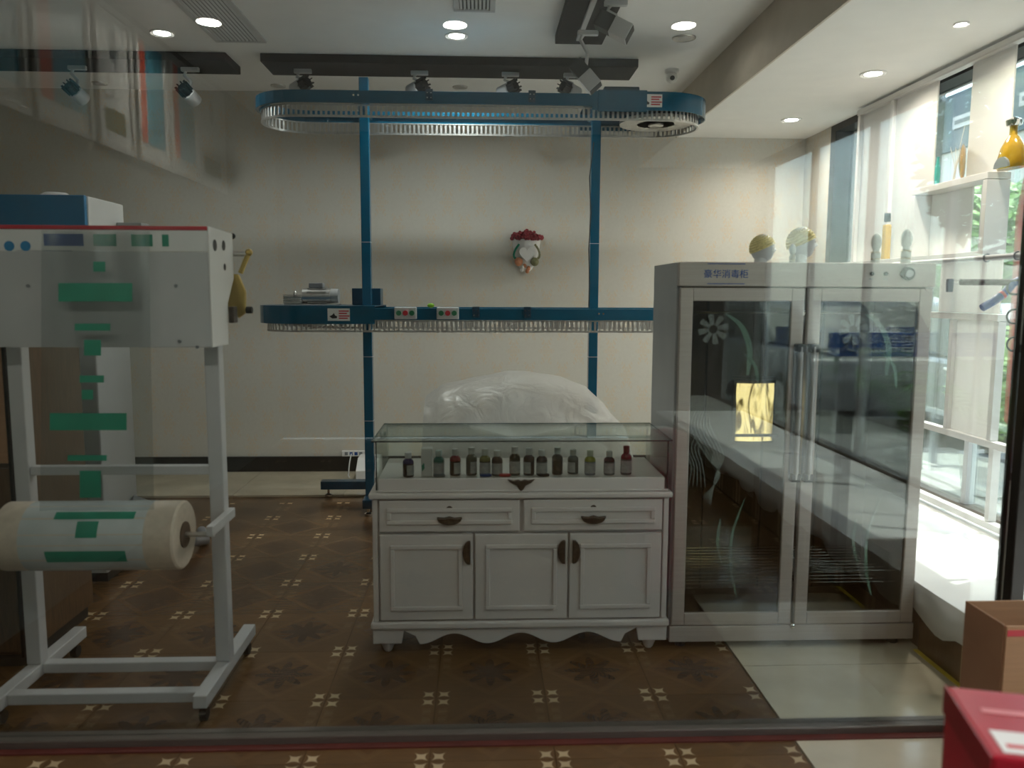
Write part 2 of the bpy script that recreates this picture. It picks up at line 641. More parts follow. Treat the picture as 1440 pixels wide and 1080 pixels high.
def origin(o, p):
    """move an object's origin to p without moving its mesh"""
    d = Vector(p)
    o.data.transform(Matrix.Translation(-d))
    o.location = Vector(o.location) + d
    return o


def struct(name, mb, material, parent=None, label=None, **k):
    o = obj(name, mb, material, parent, **k)
    if parent is None:
        o['kind'] = 'structure'
    if label:
        o['label'] = label
    return o


def box(a, b):
    return MB().box(a, b)


def cbox(c, d):
    return MB().box([c[i] - d[i] / 2 for i in range(3)], [c[i] + d[i] / 2 for i in range(3)])


def text_mb(s, size, mtx, depth=.0008):
    cu = bpy.data.curves.new('lettering', 'FONT')
    cu.body = s
    cu.size = size
    cu.align_x = 'CENTER'
    cu.align_y = 'CENTER'
    cu.extrude = depth
    cu.resolution_u = 2
    t = bpy.data.objects.new('lettering', cu)
    C.objects.link(t)
    bpy.context.view_layer.update()
    me = bpy.data.meshes.new_from_object(t.evaluated_get(bpy.context.evaluated_depsgraph_get()))
    mb = MB()
    mb.add([tuple(mtx @ v.co) for v in me.vertices], [tuple(p.vertices) for p in me.polygons])
    bpy.data.objects.remove(t)
    bpy.data.curves.remove(cu)
    bpy.data.meshes.remove(me)
    return mb


def face_front(x, y, z):
    """text lying on a face that looks towards -Y"""
    return Matrix.Translation((x, y, z)) @ Matrix.Rotation(PI / 2, 4, 'X')


# ------------------------------------------------------------------ the setting
YB, ZC, ZS, XS, XR, YG = 6.6, 3.05, 2.735, 1.605, 2.66, 2.52
XL = -4.2
SILL = .27

fl = struct('floor', box((XL, -3.2, -.12), (2.95, YB + .2, -.014)), M['tile'])
fl['label'] = 'brown star patterned tiled shop floor with pale beige marble border'
tile_me = MB().box((-.1994, -.1994, -.014), (.1994, .1994, 0))
t0 = obj('brown_tile', tile_me, M['tile'], fl, local=True)
brown_edge_x, brown_edge_y = 1.047, 5.785
first = True
for i in range(-9, 4):
    for j in range(-3, 9):
        cx, cy = TX + (i + .5) * TS, TY + (j + .5) * TS
        if cx + .2 > brown_edge_x + .01 or cy + .2 > brown_edge_y + .02 or cy < 1.5:
            continue
        if first:
            o = t0
            first = False
        else:
            o = t0.copy()
            C.objects.link(o)
            o.parent = fl
        o.location = (cx, cy, 0)


def clip_tiles(x0, x1, y0, y1, px, py, name, material):
    x = x0
    while x < x1 - .02:
        xe = min(x + px, x1)
        y = y0
        while y < y1 - .02:
            ye = min(y + py, y1)
            obj(name, box((x + .0015, y + .0015, -.014), (xe - .0015, ye - .0015, .0005)), material, fl)
            y = ye
        x = xe


xe = TX + 3 * TS                                  # right side of the last full brown column
clip_tiles(brown_edge_x, 2.66, 1.4, YB, .8, .8, 'beige_tile', M['beige'])
clip_tiles(XL, brown_edge_x, TY + 7 * TS + .4 - .4 + .2, YB, .8, .8, 'beige_tile', M['beige'])

struct('ceiling', box((XL, -3.2, ZC), (XS, YB + .2, ZC + .12)), M['ceil'])
sof = struct('trim_1', box((XS, -3.2, ZS), (2.95, YB + .2, ZC + .12)), M['soff'])
sof['label'] = 'lowered white ceiling soffit along the window side'
obj('side_panel', box((XS - .012, -3.2, ZS - .001), (XS, YB, ZC)), M['beige2'], sof)
struct('wall_back', box((XL, YB, 0), (XR + .1, YB + .12, ZC)), M['paper'])
struct('baseboard_back', box((XL, YB - .03, 0), (XR, YB, .125)), M['black'], bevel=.004)
struct('wall_left', box((XL - .1, YG, 0), (XL, YB, ZC)), M['beige2'])
wr = struct('wall_right', box((XR, 6.12, 0), (XR + .22, YB, ZS)), M['paper'])
struct('wall_front', box((-2.1, -3.2, 0), (2.95, -3.1, ZC)), M['frontw'])
struct('wall_poster_side', box((-2.1, -3.1, 0), (-2.0, YG - .05, ZC)), M['postw'])
struct('trim_2', box((XL, YG - .05, 0), (-2.0, YG + .03, ZC)), M['beige2'])

# window wall on the right: a low sill bench, dark frame and panes
sl = struct('trim_3', box((1.84, -3.1, 0), (XR + .2, 6.12, SILL - .02)), M['wood'])
sl['label'] = 'dark brown faced low window bench along the right wall'
obj('bench_top', box((1.83, -3.1, SILL - .02), (XR + .2, 6.12, SILL)), M['white'], sl, bevel=.004)
for k in range(10):
    y0 = 3.12 - k * .4
    obj('front_tile', box((1.8265, y0 - .397, .004), (1.84, y0, .2)), M['tile'], sl)
obj('yellow_floor_strip', box((1.806, 1.2, 0.0006), (1.8255, 3.12, .004)), M['yellow'], sl)
win = struct('window_1', box((XR, 6.04, SILL), (XR + .14, 6.12, ZS)), M['dark'])
win['label'] = 'dark framed shop window behind the white display screen'
for y in (5.36, 4.36, 3.36, 2.36, 1.36, .36, -.64, -1.64, -2.64):
    obj('mullion', box((XR + .10, y - .02, SILL), (XR + .15, y + .02, ZS)), M['powder'], win)
yy = 6.04
for y in (5.36, 4.36, 3.36, 2.36, 1.36, .36, -.64, -1.64, -2.64, -3.1):
    obj('pane', box((XR + .122, y + .021, SILL + .02), (XR + .130, yy - .021 if yy < 6 else yy, ZS - .05)), M['window'], win)
    yy = y
obj('head_frame', box((XR, -3.1, ZS - .05), (XR + .15, 6.04, ZS)), M['dark'], win)
obj('sill_frame', box((XR + .08, -3.1, SILL), (XR + .15, 6.04, SILL + .02)), M['aluminium'], win)

# glass partition between the camera and the shop
gp = struct('window_2', box((-2.0, YG, .03), (1.755, YG + .008, ZS)), M['partition'], label='large clear glass partition on a floor rail')
obj('floor_rail', box((-2.0, YG - .028, 0), (1.755, YG + .034, .03)), M['aluminium'], gp, bevel=.004)
obj('red_threshold_strip', box((-2.0, YG - .058, 0), (1.755, YG - .03, .006)), M['thresh'], gp)
obj('header', box((-2.0, YG - .03, ZS + .001), (XS - .014, YG + .04, ZC - .001)), M['soff'], gp)
obj('jamb', box((1.757, YG - .035, 0), (1.805, YG + .045, ZS - .001)), M['dark'], gp, bevel=.004)


# ------------------------------------------------------------------ ceiling fittings
def downlight(x, y, z, lit, label, power=LAMP, r=.062, col=(.97, 1, .96)):
    t = thing('downlight', label, 'ceiling light', (x, y, z))
    ring = [(r * .78, -.004), (r, -.004), (r * 1.12, -.008), (r * 1.18, -.004), (r * 1.18, 0), (r * .78, 0)]
    obj('trim_ring', MB().lathe(ring, (x, y, z), 28), M['white'] if lit else M['steel'], t, smooth=True)
    obj('lens', MB().lathe([(.001, -.0065), (r * .7, -.0065), (r * .77, -.0045), (r * .77, -.001)], (x, y, z), 28), M['lampw'] if lit else M['lampo'], t)
    if lit:
        ld = bpy.data.lights.new('downlight_lamp', 'AREA')
        ld.shape = 'DISK'
        ld.size = r * 2.2
        ld.energy = power
        ld.color = col
        ld.spread = math.radians(155)
        lo = bpy.data.objects.new('downlight_lamp', ld)
        C.objects.link(lo)
        lo.parent = t
        lo.location = (0, 0, -.012)
    return t


for px, py, lit, lab in [(228, 46, 1, 'lit round ceiling downlight left, beside the slatted air grille'),
                         (642, 50, 1, 'lit round downlight in the middle of the white ceiling'),
                         (962, 53, 0, 'unlit round downlight with grey ring near the soffit'),
                         (647, 122, 0, 'unlit downlight behind the dark ceiling board, middle'),
                         (144, 119, 0, 'unlit downlight behind the left dark ceiling board'),
                         (393, 122, 0, 'unlit downlight behind the left end of long ceiling board')]:
    p = at(px, py, Z=ZC)
    downlight(p.x, min(p.y, 6.42), ZC, lit, lab, LAMP * (.3 if px < 300 else .85), r=.062 if py < 100 else .05)
for px, py, lab in [(1228, 103, 'lit downlight in the lowered soffit nearer the camera'), (1113, 168, 'lit downlight in the soffit above the back wall')]:
    p = at(px, py, Z=ZS)
    downlight(p.x, p.y, ZS, 1, lab, LAMP * .55, col=(1, .92, .80))
downlight(2.256, 3.82, ZS, 1, 'small lit lamp in the soffit near the top right corner', LAMP * .6, r=.03, col=(1, .92, .80))
# the lamps of the room the picture is taken from: the partition mirrors them
for px, py, lab in [(293, 28, 'lit downlight mirrored beside the slatted grille'), (640, 32, 'lit downlight mirrored just above the middle lamp'),
                    (962, 33, 'lit downlight mirrored above the unlit ring')]:
    p = at(px, py, Z=ZC)
    downlight(p.x, 2 * YG - p.y, ZC, 1, lab, LAMP * .6, col=(1, .92, .82))


def vent(x0, x1, y0, y1, label, n, along='y'):
    t = thing('ceiling_vent', label, 'vent', ((x0 + x1) / 2, (y0 + y1) / 2, ZC))
    f = MB()
    b = .03
    for a in ((x0, y0, x1, y0 + b), (x0, y1 - b, x1, y1), (x0, y0 + b, x0 + b, y1 - b), (x1 - b, y0 + b, x1, y1 - b)):
        f.box((a[0], a[1], ZC - .012), (a[2], a[3], ZC - .0005))
    obj('frame', f, M['powder'], t, bevel=.003)
    obj('shadow_box', box((x0 + b, y0 + b, ZC - .003), (x1 - b, y1 - b, ZC - .0008)), M['grille'], t)
    sm = None
    for k in range(n):
        if along == 'y':
            c = x0 + b + (x1 - x0 - 2 * b) * (k + .5) / n
            wd = (x1 - x0 - 2 * b) / n * .3
            mb = MB().prism([(c - wd, ZC - .010), (c + wd * .3, ZC - .004), (c + wd, ZC - .004), (c - wd * .3, ZC - .010)], 'y', y0 + b, y1 - b)
        else:
            c = y0 + b + (y1 - y0 - 2 * b) * (k + .5) / n
            wd = (y1 - y0 - 2 * b) / n * .3
            mb = MB().prism([(c - wd, ZC - .010), (c + wd * .3, ZC - .004), (c + wd, ZC - .004), (c - wd * .3, ZC - .010)], 'x', x0 + b, x1 - b)
        obj('slat', mb, M['powder'], t)


vent(-1.66, -1.34, 3.7, 5.33, 'long slatted white air grille in the ceiling at left', 11)
vent(-.14, .09, 4.42, 4.70, 'small dark slatted square vent at the top middle', 8)

# dark ceiling boards carrying the track spots
zb = ZC - .055


def board(name, x0, x1, y0, y1, label, ch):
    o = obj(name, box((x0, y0, zb), (x1, y1, ZC - .0005)), M['board'], bevel=.003)
    origin(o, ((x0 + x1) / 2, (y0 + y1) / 2, ZC))
    return tag(o, label, 'ceiling board')


yf, yr = at(600, 90, Z=zb).y, at(600, 109, Z=zb).y
xa = at(333, 100, Z=zb).x
x1a, x1b = at(374, 95, Z=zb).x, at(894, 100, Z=zb).x
board('ceiling_board', XL + .02, xa, yf, yr, 'dark stained ceiling board at the left with two spotlights', (.06, .06, 1))
board('ceiling_board', x1a, x1b, yf, yr, 'long dark stained ceiling board above the blue conveyor', (.08, .06, 1))
pB = at(785, 62, Z=zb)
pC = at(827, 62, Z=zb)
board('ceiling_board', pB.x - .02, pB.x + .27, 2.62, pB.y, 'dark ceiling board running towards the camera with track rail', (0, 0, 0))


def spot(x, y, aim, label, head='fin', arm=.16, z=zb):
    t = thing('track_spotlight', label, 'spotlight', (x, y, z))
    obj('track_adapter', MB().box((x - .03, y - .016, z - .028), (x + .09, y + .016, z - .0004)), M['powder'], t, bevel=.004)
    a = Vector((x, y, z - .028))
    e = a + Vector((.03, 0, -arm * .45))
    c = a + Vector((.015, 0, -arm))
    obj('arm', MB().tube([a, a + Vector((-.012, 0, -.025)), e, c], .011, 8), M['powder'], t, smooth=True)
    R = Matrix.Translation(c) @ Vector(aim).to_track_quat('-Z', 'Y').to_matrix().to_4x4()
    if head == 'fin':
        bd = MB().lathe([(.02, -.075), (.044, -.075), (.048, -.07), (.048, .01), (.044, .014), (.01, .014)], (0, 0, 0), 20)
        obj('lamp_body', bd.xf(R), M['powder'], t, smooth=True)
        obj('heat_sink', MB().lathe([(.01, .0142), (.038, .0142), (.038, .07), (.01, .07)], (0, 0, 0), 18).xf(R), M['rubber'], t)
        for k in range(9):
            an = 2 * PI * k / 9
            fb = MB().box((.033, -.003, .016), (.048, .003, .085))
            fb.xf(R @ Matrix.Rotation(an, 4, 'Z'))
            obj('fin', fb, M['rubber'], t)
        obj('lens', MB().lathe([(.001, -.0765), (.038, -.0765), (.038, -.0755), (.001, -.0755)], (0, 0, 0), 18).xf(R), M['lampo'], t)
    else:
        obj('lamp_body', MB().box((-.045, -.045, -.10), (.045, .045, .0)).xf(R), M['powder'], t, bevel=.004)
        obj('heat_sink', MB().box((-.043, -.043, .0003), (.043, .043, .085)).xf(R), M['rubber'], t, bevel=.003)
        obj('lens', MB().box((-.04, -.04, -.1035), (.04, .04, -.1003)).xf(R), M['rubber'], t)
    return t


ysp = (yf + yr) / 2
A_, B_ = (.35, .75, -.5), (-.75, .6, -.25)
for px, aim, arm_l, lab in [(122, A_, .15, 'left track spotlight on the short dark ceiling board'), (274, A_, .15, 'track spotlight near the right end of the short dark board'),
                            (428, B_, .085, 'leftmost track spotlight above the blue conveyor'), (590, B_, .085, 'second track spotlight from left above the conveyor'),
                            (718, B_, .09, 'third track spotlight from left above the conveyor'), (806, (.75, .5, -.25), .085, 'track spotlight beside the upper conveyor motor box')]:
    p = at(px, 100, Z=zb)
    spot(p.x - .03, ysp, aim, lab, arm=arm_l)
tr = obj('track_rail', box((pB.x + .095, 2.64, zb - .018), (pB.x + .125, pB.y - .12, zb - .0005)), M['powder'], bevel=.003)
origin(tr, (pB.x + .11, 3.6, zb))
tag(tr, 'white lighting track under the board running to the camera', 'track rail')
spot(pB.x + .11, pB.y - .32, (.62, -.15, -.75), 'square white spotlight hanging at the end of the track', 'box', .22, zb - .018)
spot(pB.x + .19, pB.y - .80, (.8, -.2, -.45), 'square spotlight cut by the top edge of the picture', 'box', .10, zb - .018)

cc = at(945, 98, Z=ZC)
t = thing('security_camera', 'small white dome security camera on the ceiling by the soffit', 'camera', (cc.x, cc.y, ZC))
obj('mount', MB().lathe([(.01, 0), (.05, 0), (.05, -.02), (.03, -.03), (.01, -.03)], (cc.x, cc.y, ZC - .0005), 20), M['white'], t, smooth=True)
obj('eyeball', MB().ball((cc.x, cc.y, ZC - .055), .042), M['white'], t, smooth=True)
obj('lens', MB().cyl((cc.x - .005, cc.y - .033, ZC - .065), (cc.x - .006, cc.y - .047, ZC - .068), .016), M['rubber'], t)


# ------------------------------------------------------------------ the two level blue conveyor
CY, RR = 5.30, .30
CXL, CXR = -1.105, 1.145


def stadium(r, n=14, part=None):
    pts = []
    if part in (None, 'front'):
        K = 40
        for k in range(K):
            pts.append((CXL + (CXR - CXL) * k / K, CY - r, 0, -1))
    if part in (None, 'right'):
        for k in range(n + (1 if part else 0)):
            a = -PI / 2 + PI * k / n
            pts.append((CXR + r * math.cos(a), CY + r * math.sin(a), math.cos(a), math.sin(a)))
    if part in (None, 'back'):
        K = 40
        for k in range(K):
            pts.append((CXR + (CXL - CXR) * k / K, CY + r, 0, 1))
    if part in (None, 'left'):
        for k in range(n + (1 if part else 0)):
            a = PI / 2 + PI * k / n
            pts.append((CXL + r * math.cos(a), CY + r * math.sin(a), math.cos(a), math.sin(a)))
    return pts


conv = thing('garment_conveyor', 'blue steel two level garment conveyor with slotted chains on posts', 'conveyor', (0, CY, 0))


def level(zt, cover_side):
    hb = .072
    rail = obj('rail', MB().sweep(stadium(RR - .02), [(0, zt - hb), (.022, zt - hb), (.022, zt), (-.022, zt), (-.022, zt - hb + .03), (0, zt - hb + .03)]), M['blue'], conv, bevel=.002)
    # chain with slots: real slats joined in one part (each only about 4 pixels wide)
    ch = MB()
    path = stadium(RR - .034)
    z1, z0 = zt - hb - .002, zt - hb - .078
    ch.sweep(path, [(-.006, z1 - .008), (.006, z1 - .008), (.006, z1), (-.006, z1)])
    ch.sweep(path, [(-.006, z0), (.006, z0), (.006, z0 + .012), (-.006, z0 + .012)])
    r = RR - .034
    st = CXR - CXL
    per = 2 * st + 2 * PI * r
    n = 205
    for k in range(n):
        s = per * k / n
        if s < st:
            x, y, nx, ny = CXL + s, CY - r, 0, -1
        elif s < st + PI * r:
            a = -PI / 2 + (s - st) / r
            x, y, nx, ny = CXR + r * math.cos(a), CY + r * math.sin(a), math.cos(a), math.sin(a)
        elif s < 2 * st + PI * r:
            x, y, nx, ny = CXR - (s - st - PI * r), CY + r, 0, 1
        else:
            a = PI / 2 + (s - 2 * st - PI * r) / r
            x, y, nx, ny = CXL + r * math.cos(a), CY + r * math.sin(a), math.cos(a), math.sin(a)
        tx, ty = -ny, nx
        hw = .0068
        vs = []
        for zz in (z0 + .008, z1 - .008):
            for sx_, sy_ in ((-1, -1), (1, -1), (1, 1), (-1, 1)):
                vs.append((x + tx * hw * sx_ + nx * .003 * sy_, y + ty * hw * sx_ + ny * .003 * sy_, zz))
        ch.add(vs, [(0, 3, 2, 1), (4, 5, 6, 7), (0, 1, 5, 4), (1, 2, 6, 5), (2, 3, 7, 6), (3, 0, 4, 7)])
    obj('slotted_chain', ch, M['steel'], conv, kind='stuff')
    # drive end cover
    side = 'right' if cover_side > 0 else 'left'
    cx = CXR if cover_side > 0 else CXL
    pr = [(.004, zt - .098), (.010, zt - .098), (.010, zt + .014), (.004, zt + .014)]
    arc = stadium(RR + .0025, 18, side)
    L = .46
    if cover_side > 0:
        path = [(cx - L, CY - RR - .0025, 0, -1)] + arc + [(cx - L, CY + RR + .0025, 0, 1)]
    else:
        path = [(cx + L, CY + RR + .0025, 0, 1)] + arc + [(cx + L, CY - RR - .0025, 0, -1)]
    cov = obj('drive_cover', MB().sweep(path, pr, closed=False), M['blue'], conv, smooth=True)
    obj('cover_top_plate', MB().prism([(p[0] + p[2] * .004, p[1] + p[3] * .004) for p in path], 'z', zt + .008, zt + .0138), M['blued'], conv)
    # sprocket wheel seen from below
    wz = zt - .115
    ring = MB().lathe([(.12, wz), (.235, wz), (.235, wz + .02), (.12, wz + .02), (.12, wz)], (cx, CY, 0), 32)
    spk = obj('sprocket', ring, M['steel'], conv)
    hub = MB().lathe([(.001, wz - .01), (.05, wz - .01), (.05, wz + .06), (.001, wz + .06)], (cx, CY, 0), 20)
    obj('hub', hub, M['steel'], spk)
    for k in range(5):
        a = 2 * PI * k / 5
        sb = MB().box((.045, -.016, wz + .002), (.125, .016, wz + .016)).xf(Matrix.Translation((cx, CY, 0)) @ Matrix.Rotation(a, 4, 'Z'))
        obj('spoke', sb, M['steel'], spk)
    # warning sticker on the cover
    sx = cx - .03 if cover_side < 0 else cx + .0
    sxx = (.24 if cover_side < 0 else -.10) + cx
    yv = CY - RR - .0135
    stk = obj('warning_sticker', box((sxx - .068, yv, zt - .078), (sxx + .068, yv + .0008, zt - .002)), M['paperw'], conv)
    for dz, ln in ((-.018, .062), (-.032, .05), (-.048, .066), (-.062, .055)):
        obj('red_print', box((sxx + .0, yv - .0005, zt + dz - .004), (sxx + ln, yv - .0001, zt + dz + .004)), M['red'], stk)
    hand = MB().prism([(sxx - .058, zt - .05), (sxx - .04, zt - .042), (sxx - .03, zt - .03), (sxx - .022, zt - .045), (sxx - .01, zt - .05), (sxx - .012, zt - .062), (sxx - .04, zt - .064)], 'y', yv - .0005, yv - .0001)
    obj('hand_pictogram', hand, M['blackp'], stk)
    return rail


ZU, ZL = 2.68, 1.378
level(ZU, 1)
level(ZL, -1)
for ip, (px, ztop) in enumerate(((-.738, 2.84), (.762, 2.76))):
    obj('post', box((px - .03, CY - .03 + .05, .10), (px + .03, CY + .03 + .05, ztop)), M['blue'], conv, bevel=.004)
    for k, zc in enumerate((.62, 1.05, 1.80)):
        obj('post_seam', box((px - .0306, CY + .0192, zc), (px + .0306, CY + .0806, zc + .003)), M['powder'], conv)
    for zt in (ZU, ZL):
        obj('cross_bracket', box((px - .028, CY - RR + .03, zt - .06), (px + .028, CY + RR - .03, zt - .018)), M['blue'], conv, bevel=.003)
        for sx in (-.014, .014):
            obj('bolt', MB().cyl((px + sx, CY - RR - .004, zt - .03), (px + sx, CY - RR - .011, zt - .03), .006, 8), M['chrome'], conv)
    # foot: long beam under the post with a side beam at the rear
    sgn = -1 if ip == 0 else 1
    ft = obj('foot', box((px - .035, 5.20, .05), (px + .035, 5.86, .11)), M['blued'], conv, bevel=.004)
    xo = px + sgn * .41
    obj('side_foot', box((min(px - .036 * sgn * -1, xo), 5.72, .055), (max(px + .036 * sgn, xo), 5.80, .115)), M['blued'], conv, bevel=.004)
    for fx_, fy_ in ((xo - sgn * .05, 5.76), (px, 5.24)):
        pd = MB().lathe([(.028, 0), (.028, .012), (.010, .02), (.010, .056)], (fx_, fy_, 0.001), 14)
        obj('levelling_foot', pd, M['chrome'], conv, smooth=True)
# rail joints
for zt, xs in ((ZU, (-.30, .32)), (ZL, (.30, -.02))):
    for x in xs:
        obj('rail_joint', box((x - .022, CY - RR - .0105, zt - .055), (x + .022, CY - RR + .0, zt + .012)), M['blued'], conv, bevel=.002)
        for sx in (-.011, .011):
            for dz in (-.012, -.04):
                obj('bolt', MB().cyl((x + sx, CY - RR - .0105, zt + dz), (x + sx, CY - RR - .016, zt + dz), .004, 6), M['chrome'], conv)
# drive boxes behind the covers
obj('drive_box', box((.775, CY - .20, ZU + .015), (.995, CY + .02, ZU + .070)), M['blued'], conv, bevel=.006)
obj('drive_plate', box((.72, CY - RR - .0165, ZU - .108), (1.02, CY - RR - .013, ZU + .02)), M['blue'], conv, bevel=.002)
obj('drive_box', box((-.85, CY + .12, ZL + .015), (-.66, CY + .26, ZL + .125)), M['blued'], conv, bevel=.004)
# motor on the lower level
mx, my, mz = -1.06, CY - .06, ZL + .062
obj('motor_base', box((-1.25, my - .06, ZL + .0145), (-.90, my + .06, ZL + .022)), M['steel'], conv)
gb = obj('motor_gearbox', box((-1.25, my - .045, ZL + .0225), (-1.135, my + .045, ZL + .070)), M['steel'], conv, bevel=.008)
for k in range(5):
    obj('cooling_rib', box((-1.252, my - .048, ZL + .032 + k * .011), (-1.133, my + .048, ZL + .036 + k * .011)), M['chrome'], gb)
obj('vent_cap', MB().lathe([(.012, 0), (.014, .015), (.006, .03), (.003, .036)], (-1.185, my, ZL + .070), 12), M['steel'], gb, smooth=True)
mo = obj('motor_body', MB().cyl((-1.133, my, mz + .012), (-.955, my, mz + .012), .05, 24), M['steel'], conv, smooth=True)
for k in range(12):
    a = 2 * PI * k / 12
    fb = MB().box((-1.10, -.003, .047), (-.98, .003, .056)).xf(Matrix.Translation((0, my, mz + .012)) @ Matrix.Rotation(a, 4, 'X'))
    obj('motor_fin', fb, M['steel'], mo)
obj('terminal_box', box((-1.09, my - .035, mz + .062), (-1.0, my + .035, mz + .095)), M['dryer'], mo, bevel=.006)
obj('fan_cowl', MB().cyl((-.954, my, mz + .012), (-.905, my, mz + .012), .046, 24), M['greyside'], conv, smooth=True)
# push button boxes on the lower rail
for x in (at(571, 441, Y=CY - RR).x, at(630, 441, Y=CY - RR).x):
    b = obj('button_box', box((x - .068, CY - RR - .045, ZL - .066), (x + .068, CY - RR - .012, ZL + .008)), M['powder'], conv, bevel=.005)
    for k, mm in enumerate(('green', 'red', 'green')):
        obj('push_button', MB().cyl((x - .04 + k * .04, CY - RR - .0452, ZL - .028), (x - .04 + k * .04, CY - RR - .056, ZL - .028), .016, 16), M[mm], b)
xx = at(606, 436, Y=CY - RR).x
lm = obj('lime_tag', MB().ball((xx, CY - RR - .006, ZL + .018), (.022, .008, .014)), M['lime'], conv, smooth=True)
# thin cable hanging beside the right post
cb = [at(x, y, Y=CY - .04) for x, y in ((835, 200), (829, 250), (831, 300), (828, 350), (829, 400), (828, 432))]
obj('cable', MB().tube(cb, .004, 6), M['rubber'], conv, smooth=True)

# ------------------------------------------------------------------ wall pocket with dried flowers
pw = at(740, 352, Y=YB)
t = thing('wall_planter', 'white moulded wall pocket with heart front and dried red flowers', 'planter', (pw.x, YB, pw.z - .16))
zc = pw.z
pk = MB()
prof = [(.03, -.17), (.05, -.15), (.075, -.10), (.10, -.02), (.115, .06), (.118, .085), (.105, .085), (.09, .0), (.03, -.14)]
o0 = len(pk.v)
n = 16
for r, z in prof:
    for k in range(n + 1):
        a = PI + PI * k / n
        pk.v.append((pw.x + r * math.cos(a), YB - .002 + r * .85 * math.sin(a), zc + z))
for i in range(len(prof) - 1):
    for k in range(n):
        pk.f.append((o0 + i * (n + 1) + k, o0 + i * (n + 1) + k + 1, o0 + (i + 1) * (n + 1) + k + 1, o0 + (i + 1) * (n + 1) + k))
obj('pocket', pk, M['china'], t, smooth=True)
hp = []
for k in range(24):
    a = 2 * PI * k / 24
    hp.append((pw.x + .0042 * 16 * math.sin(a) ** 3 * .95, zc - .035 + .0042 * (13 * math.cos(a) - 5 * math.cos(2 * a) - 2 * math.cos(3 * a) - math.cos(4 * a))))
hrt = MB().prism(hp, 'y', YB - .125, YB - .09)
obj('heart', hrt, M['china'], t, bevel=.006)
for sx, mm in ((-1, 'peach'), (1, 'olive')):
    obj('fruit', MB().ball((pw.x + sx * .065, YB - .075, zc - .095), (.034, .03, .036)), M[mm], t, smooth=True)
    sw = [(pw.x + sx * (.085 - .02 * math.cos(k * .6)), YB - .06 - .05 * (1 - k / 9), zc + .04 - .014 * k + .012 * math.sin(k * .8)) for k in range(9)]
    obj('leaf_scroll', MB().tube(sw, .009, 6), M['olive'] if sx > 0 else M['teal'], t, smooth=True)
for k in range(5):
    obj('drop', MB().ball((pw.x + random.uniform(-.045, .05), YB - .05, zc - .125 - k * .011), (.016, .016, .02)), M['china'] if k % 2 else M['peach'], t, smooth=True)
fl_ = MB()
for k in range(150):
    a, r = random.uniform(PI, 2 * PI), .135 * math.sqrt(random.random())
    fl_.ball((pw.x + r * math.cos(a) * 1.0, YB - .02 + r * .8 * math.sin(a), zc + .085 + random.uniform(0, .075) * (1 - (r / .16) ** 2)), random.uniform(.009, .017), 6, 4)
obj('dried_flowers', fl_, M['flower'], t, kind='stuff')

# ------------------------------------------------------------------ things along the back wall
pp = at(497, 636, Y=YB - .05)
t = thing('power_strip', 'white multi socket power strip lying on the black baseboard', 'power strip', (pp.x, YB - .03, .126))
obj('body', box((pp.x - .10, YB - .028, .1255), (pp.x + .09, YB - .002, .172)), M['china'], t, bevel=.004)
for k in range(4):
    obj('socket', box((pp.x - .075 + k * .04, YB - .0295, .136), (pp.x - .05 + k * .04, YB - .0282, .162)), M['navy'] if k in (1, 2) else M['greyp'], t)
cpts = [(pp.x - .02, YB - .036, .15), (pp.x - .03, YB - .06, .09), (pp.x - .035, YB - .08, .03), (pp.x - .03, YB - .12, .007), (pp.x - .02, YB - .2, .007), (pp.x + .0, YB - .28, .007)]
obj('cord', MB().tube(cpts, .005, 6), M['china'], t, smooth=True)
pbx = at(512, 672, Z=0)
t = thing('sloped_box', 'small white box with a sloped top behind the conveyor post', 'box', (-.88, 6.31, 0))
obj('body', MB().prism([(6.18, .0015), (6.45, .0015), (6.45, .17), (6.30, .17), (6.18, .09)], 'x', -.965, -.79), M['china'], t, bevel=.004)
obj('base_strip', box((-.966, 6.178, .0012), (-.789, 6.1795, .016)), M['rubber'], t)

# ------------------------------------------------------------------ plastic covered heap behind the glass case
hy = 4.25
sil = [(598, 640), (600, 556), (622, 541), (660, 533), (712, 521), (745, 522), (790, 530), (822, 541), (845, 563), (856, 577), (872, 592), (884, 640)]
cols = []
for k in range(len(sil) - 1):
    a, b = sil[k], sil[k + 1]
    S = 5
    for q in range(S):
        f = q / S
        cols.append(at(a[0] + (b[0] - a[0]) * f, a[1] + (b[1] - a[1]) * f, Y=hy))
cols.append(at(*sil[-1], Y=hy))
hp_ = MB()
R_ = 26
for i, c in enumerate(cols):
    for k in range(R_ + 1):
        t_ = PI * k / R_
        cy_ = math.copysign(abs(math.cos(t_)) ** .75, math.cos(t_))
        sz_ = math.sin(t_) ** .42 if 0 < k < R_ else 0
        p = Vector((c.x, hy - .40 * cy_, .0 + c.z * sz_))
        nz = mnoise.noise(Vector((p.x * 3.2, p.y * 4, p.z * 4))) * .05 + mnoise.noise(Vector((p.x * 9 + p.z * 5, p.y * 5, p.z * 9))) * .018
        p.y += nz * (-1 if cy_ > 0 else 1)
        if sz_ > .2:
            p.z -= abs(nz) * .25
        hp_.v.append((p.x, p.y, max(p.z, .002)))
for i in range(len(cols) - 1):
    for k in range(R_):
        a = i * (R_ + 1) + k
        hp_.f.append((a, a + 1, a + R_ + 2, a + R_ + 1))
t = thing('plastic_covered_heap', 'heap under a crumpled translucent white plastic sheet behind the glass case', 'plastic sheet', (.25, hy, 0))
obj('plastic_sheet', hp_, M['plastic'], t, smooth=True)
inn = MB()
for (x, z, rx, rz) in ((-.02, .42, .20, .42), (.25, .48, .30, .47), (.52, .40, .22, .40)):
    inn.ball((x, hy, z), (rx, .30, rz), 18, 12)
obj('wrapped_laundry', inn, M['cloth'], t, smooth=True)

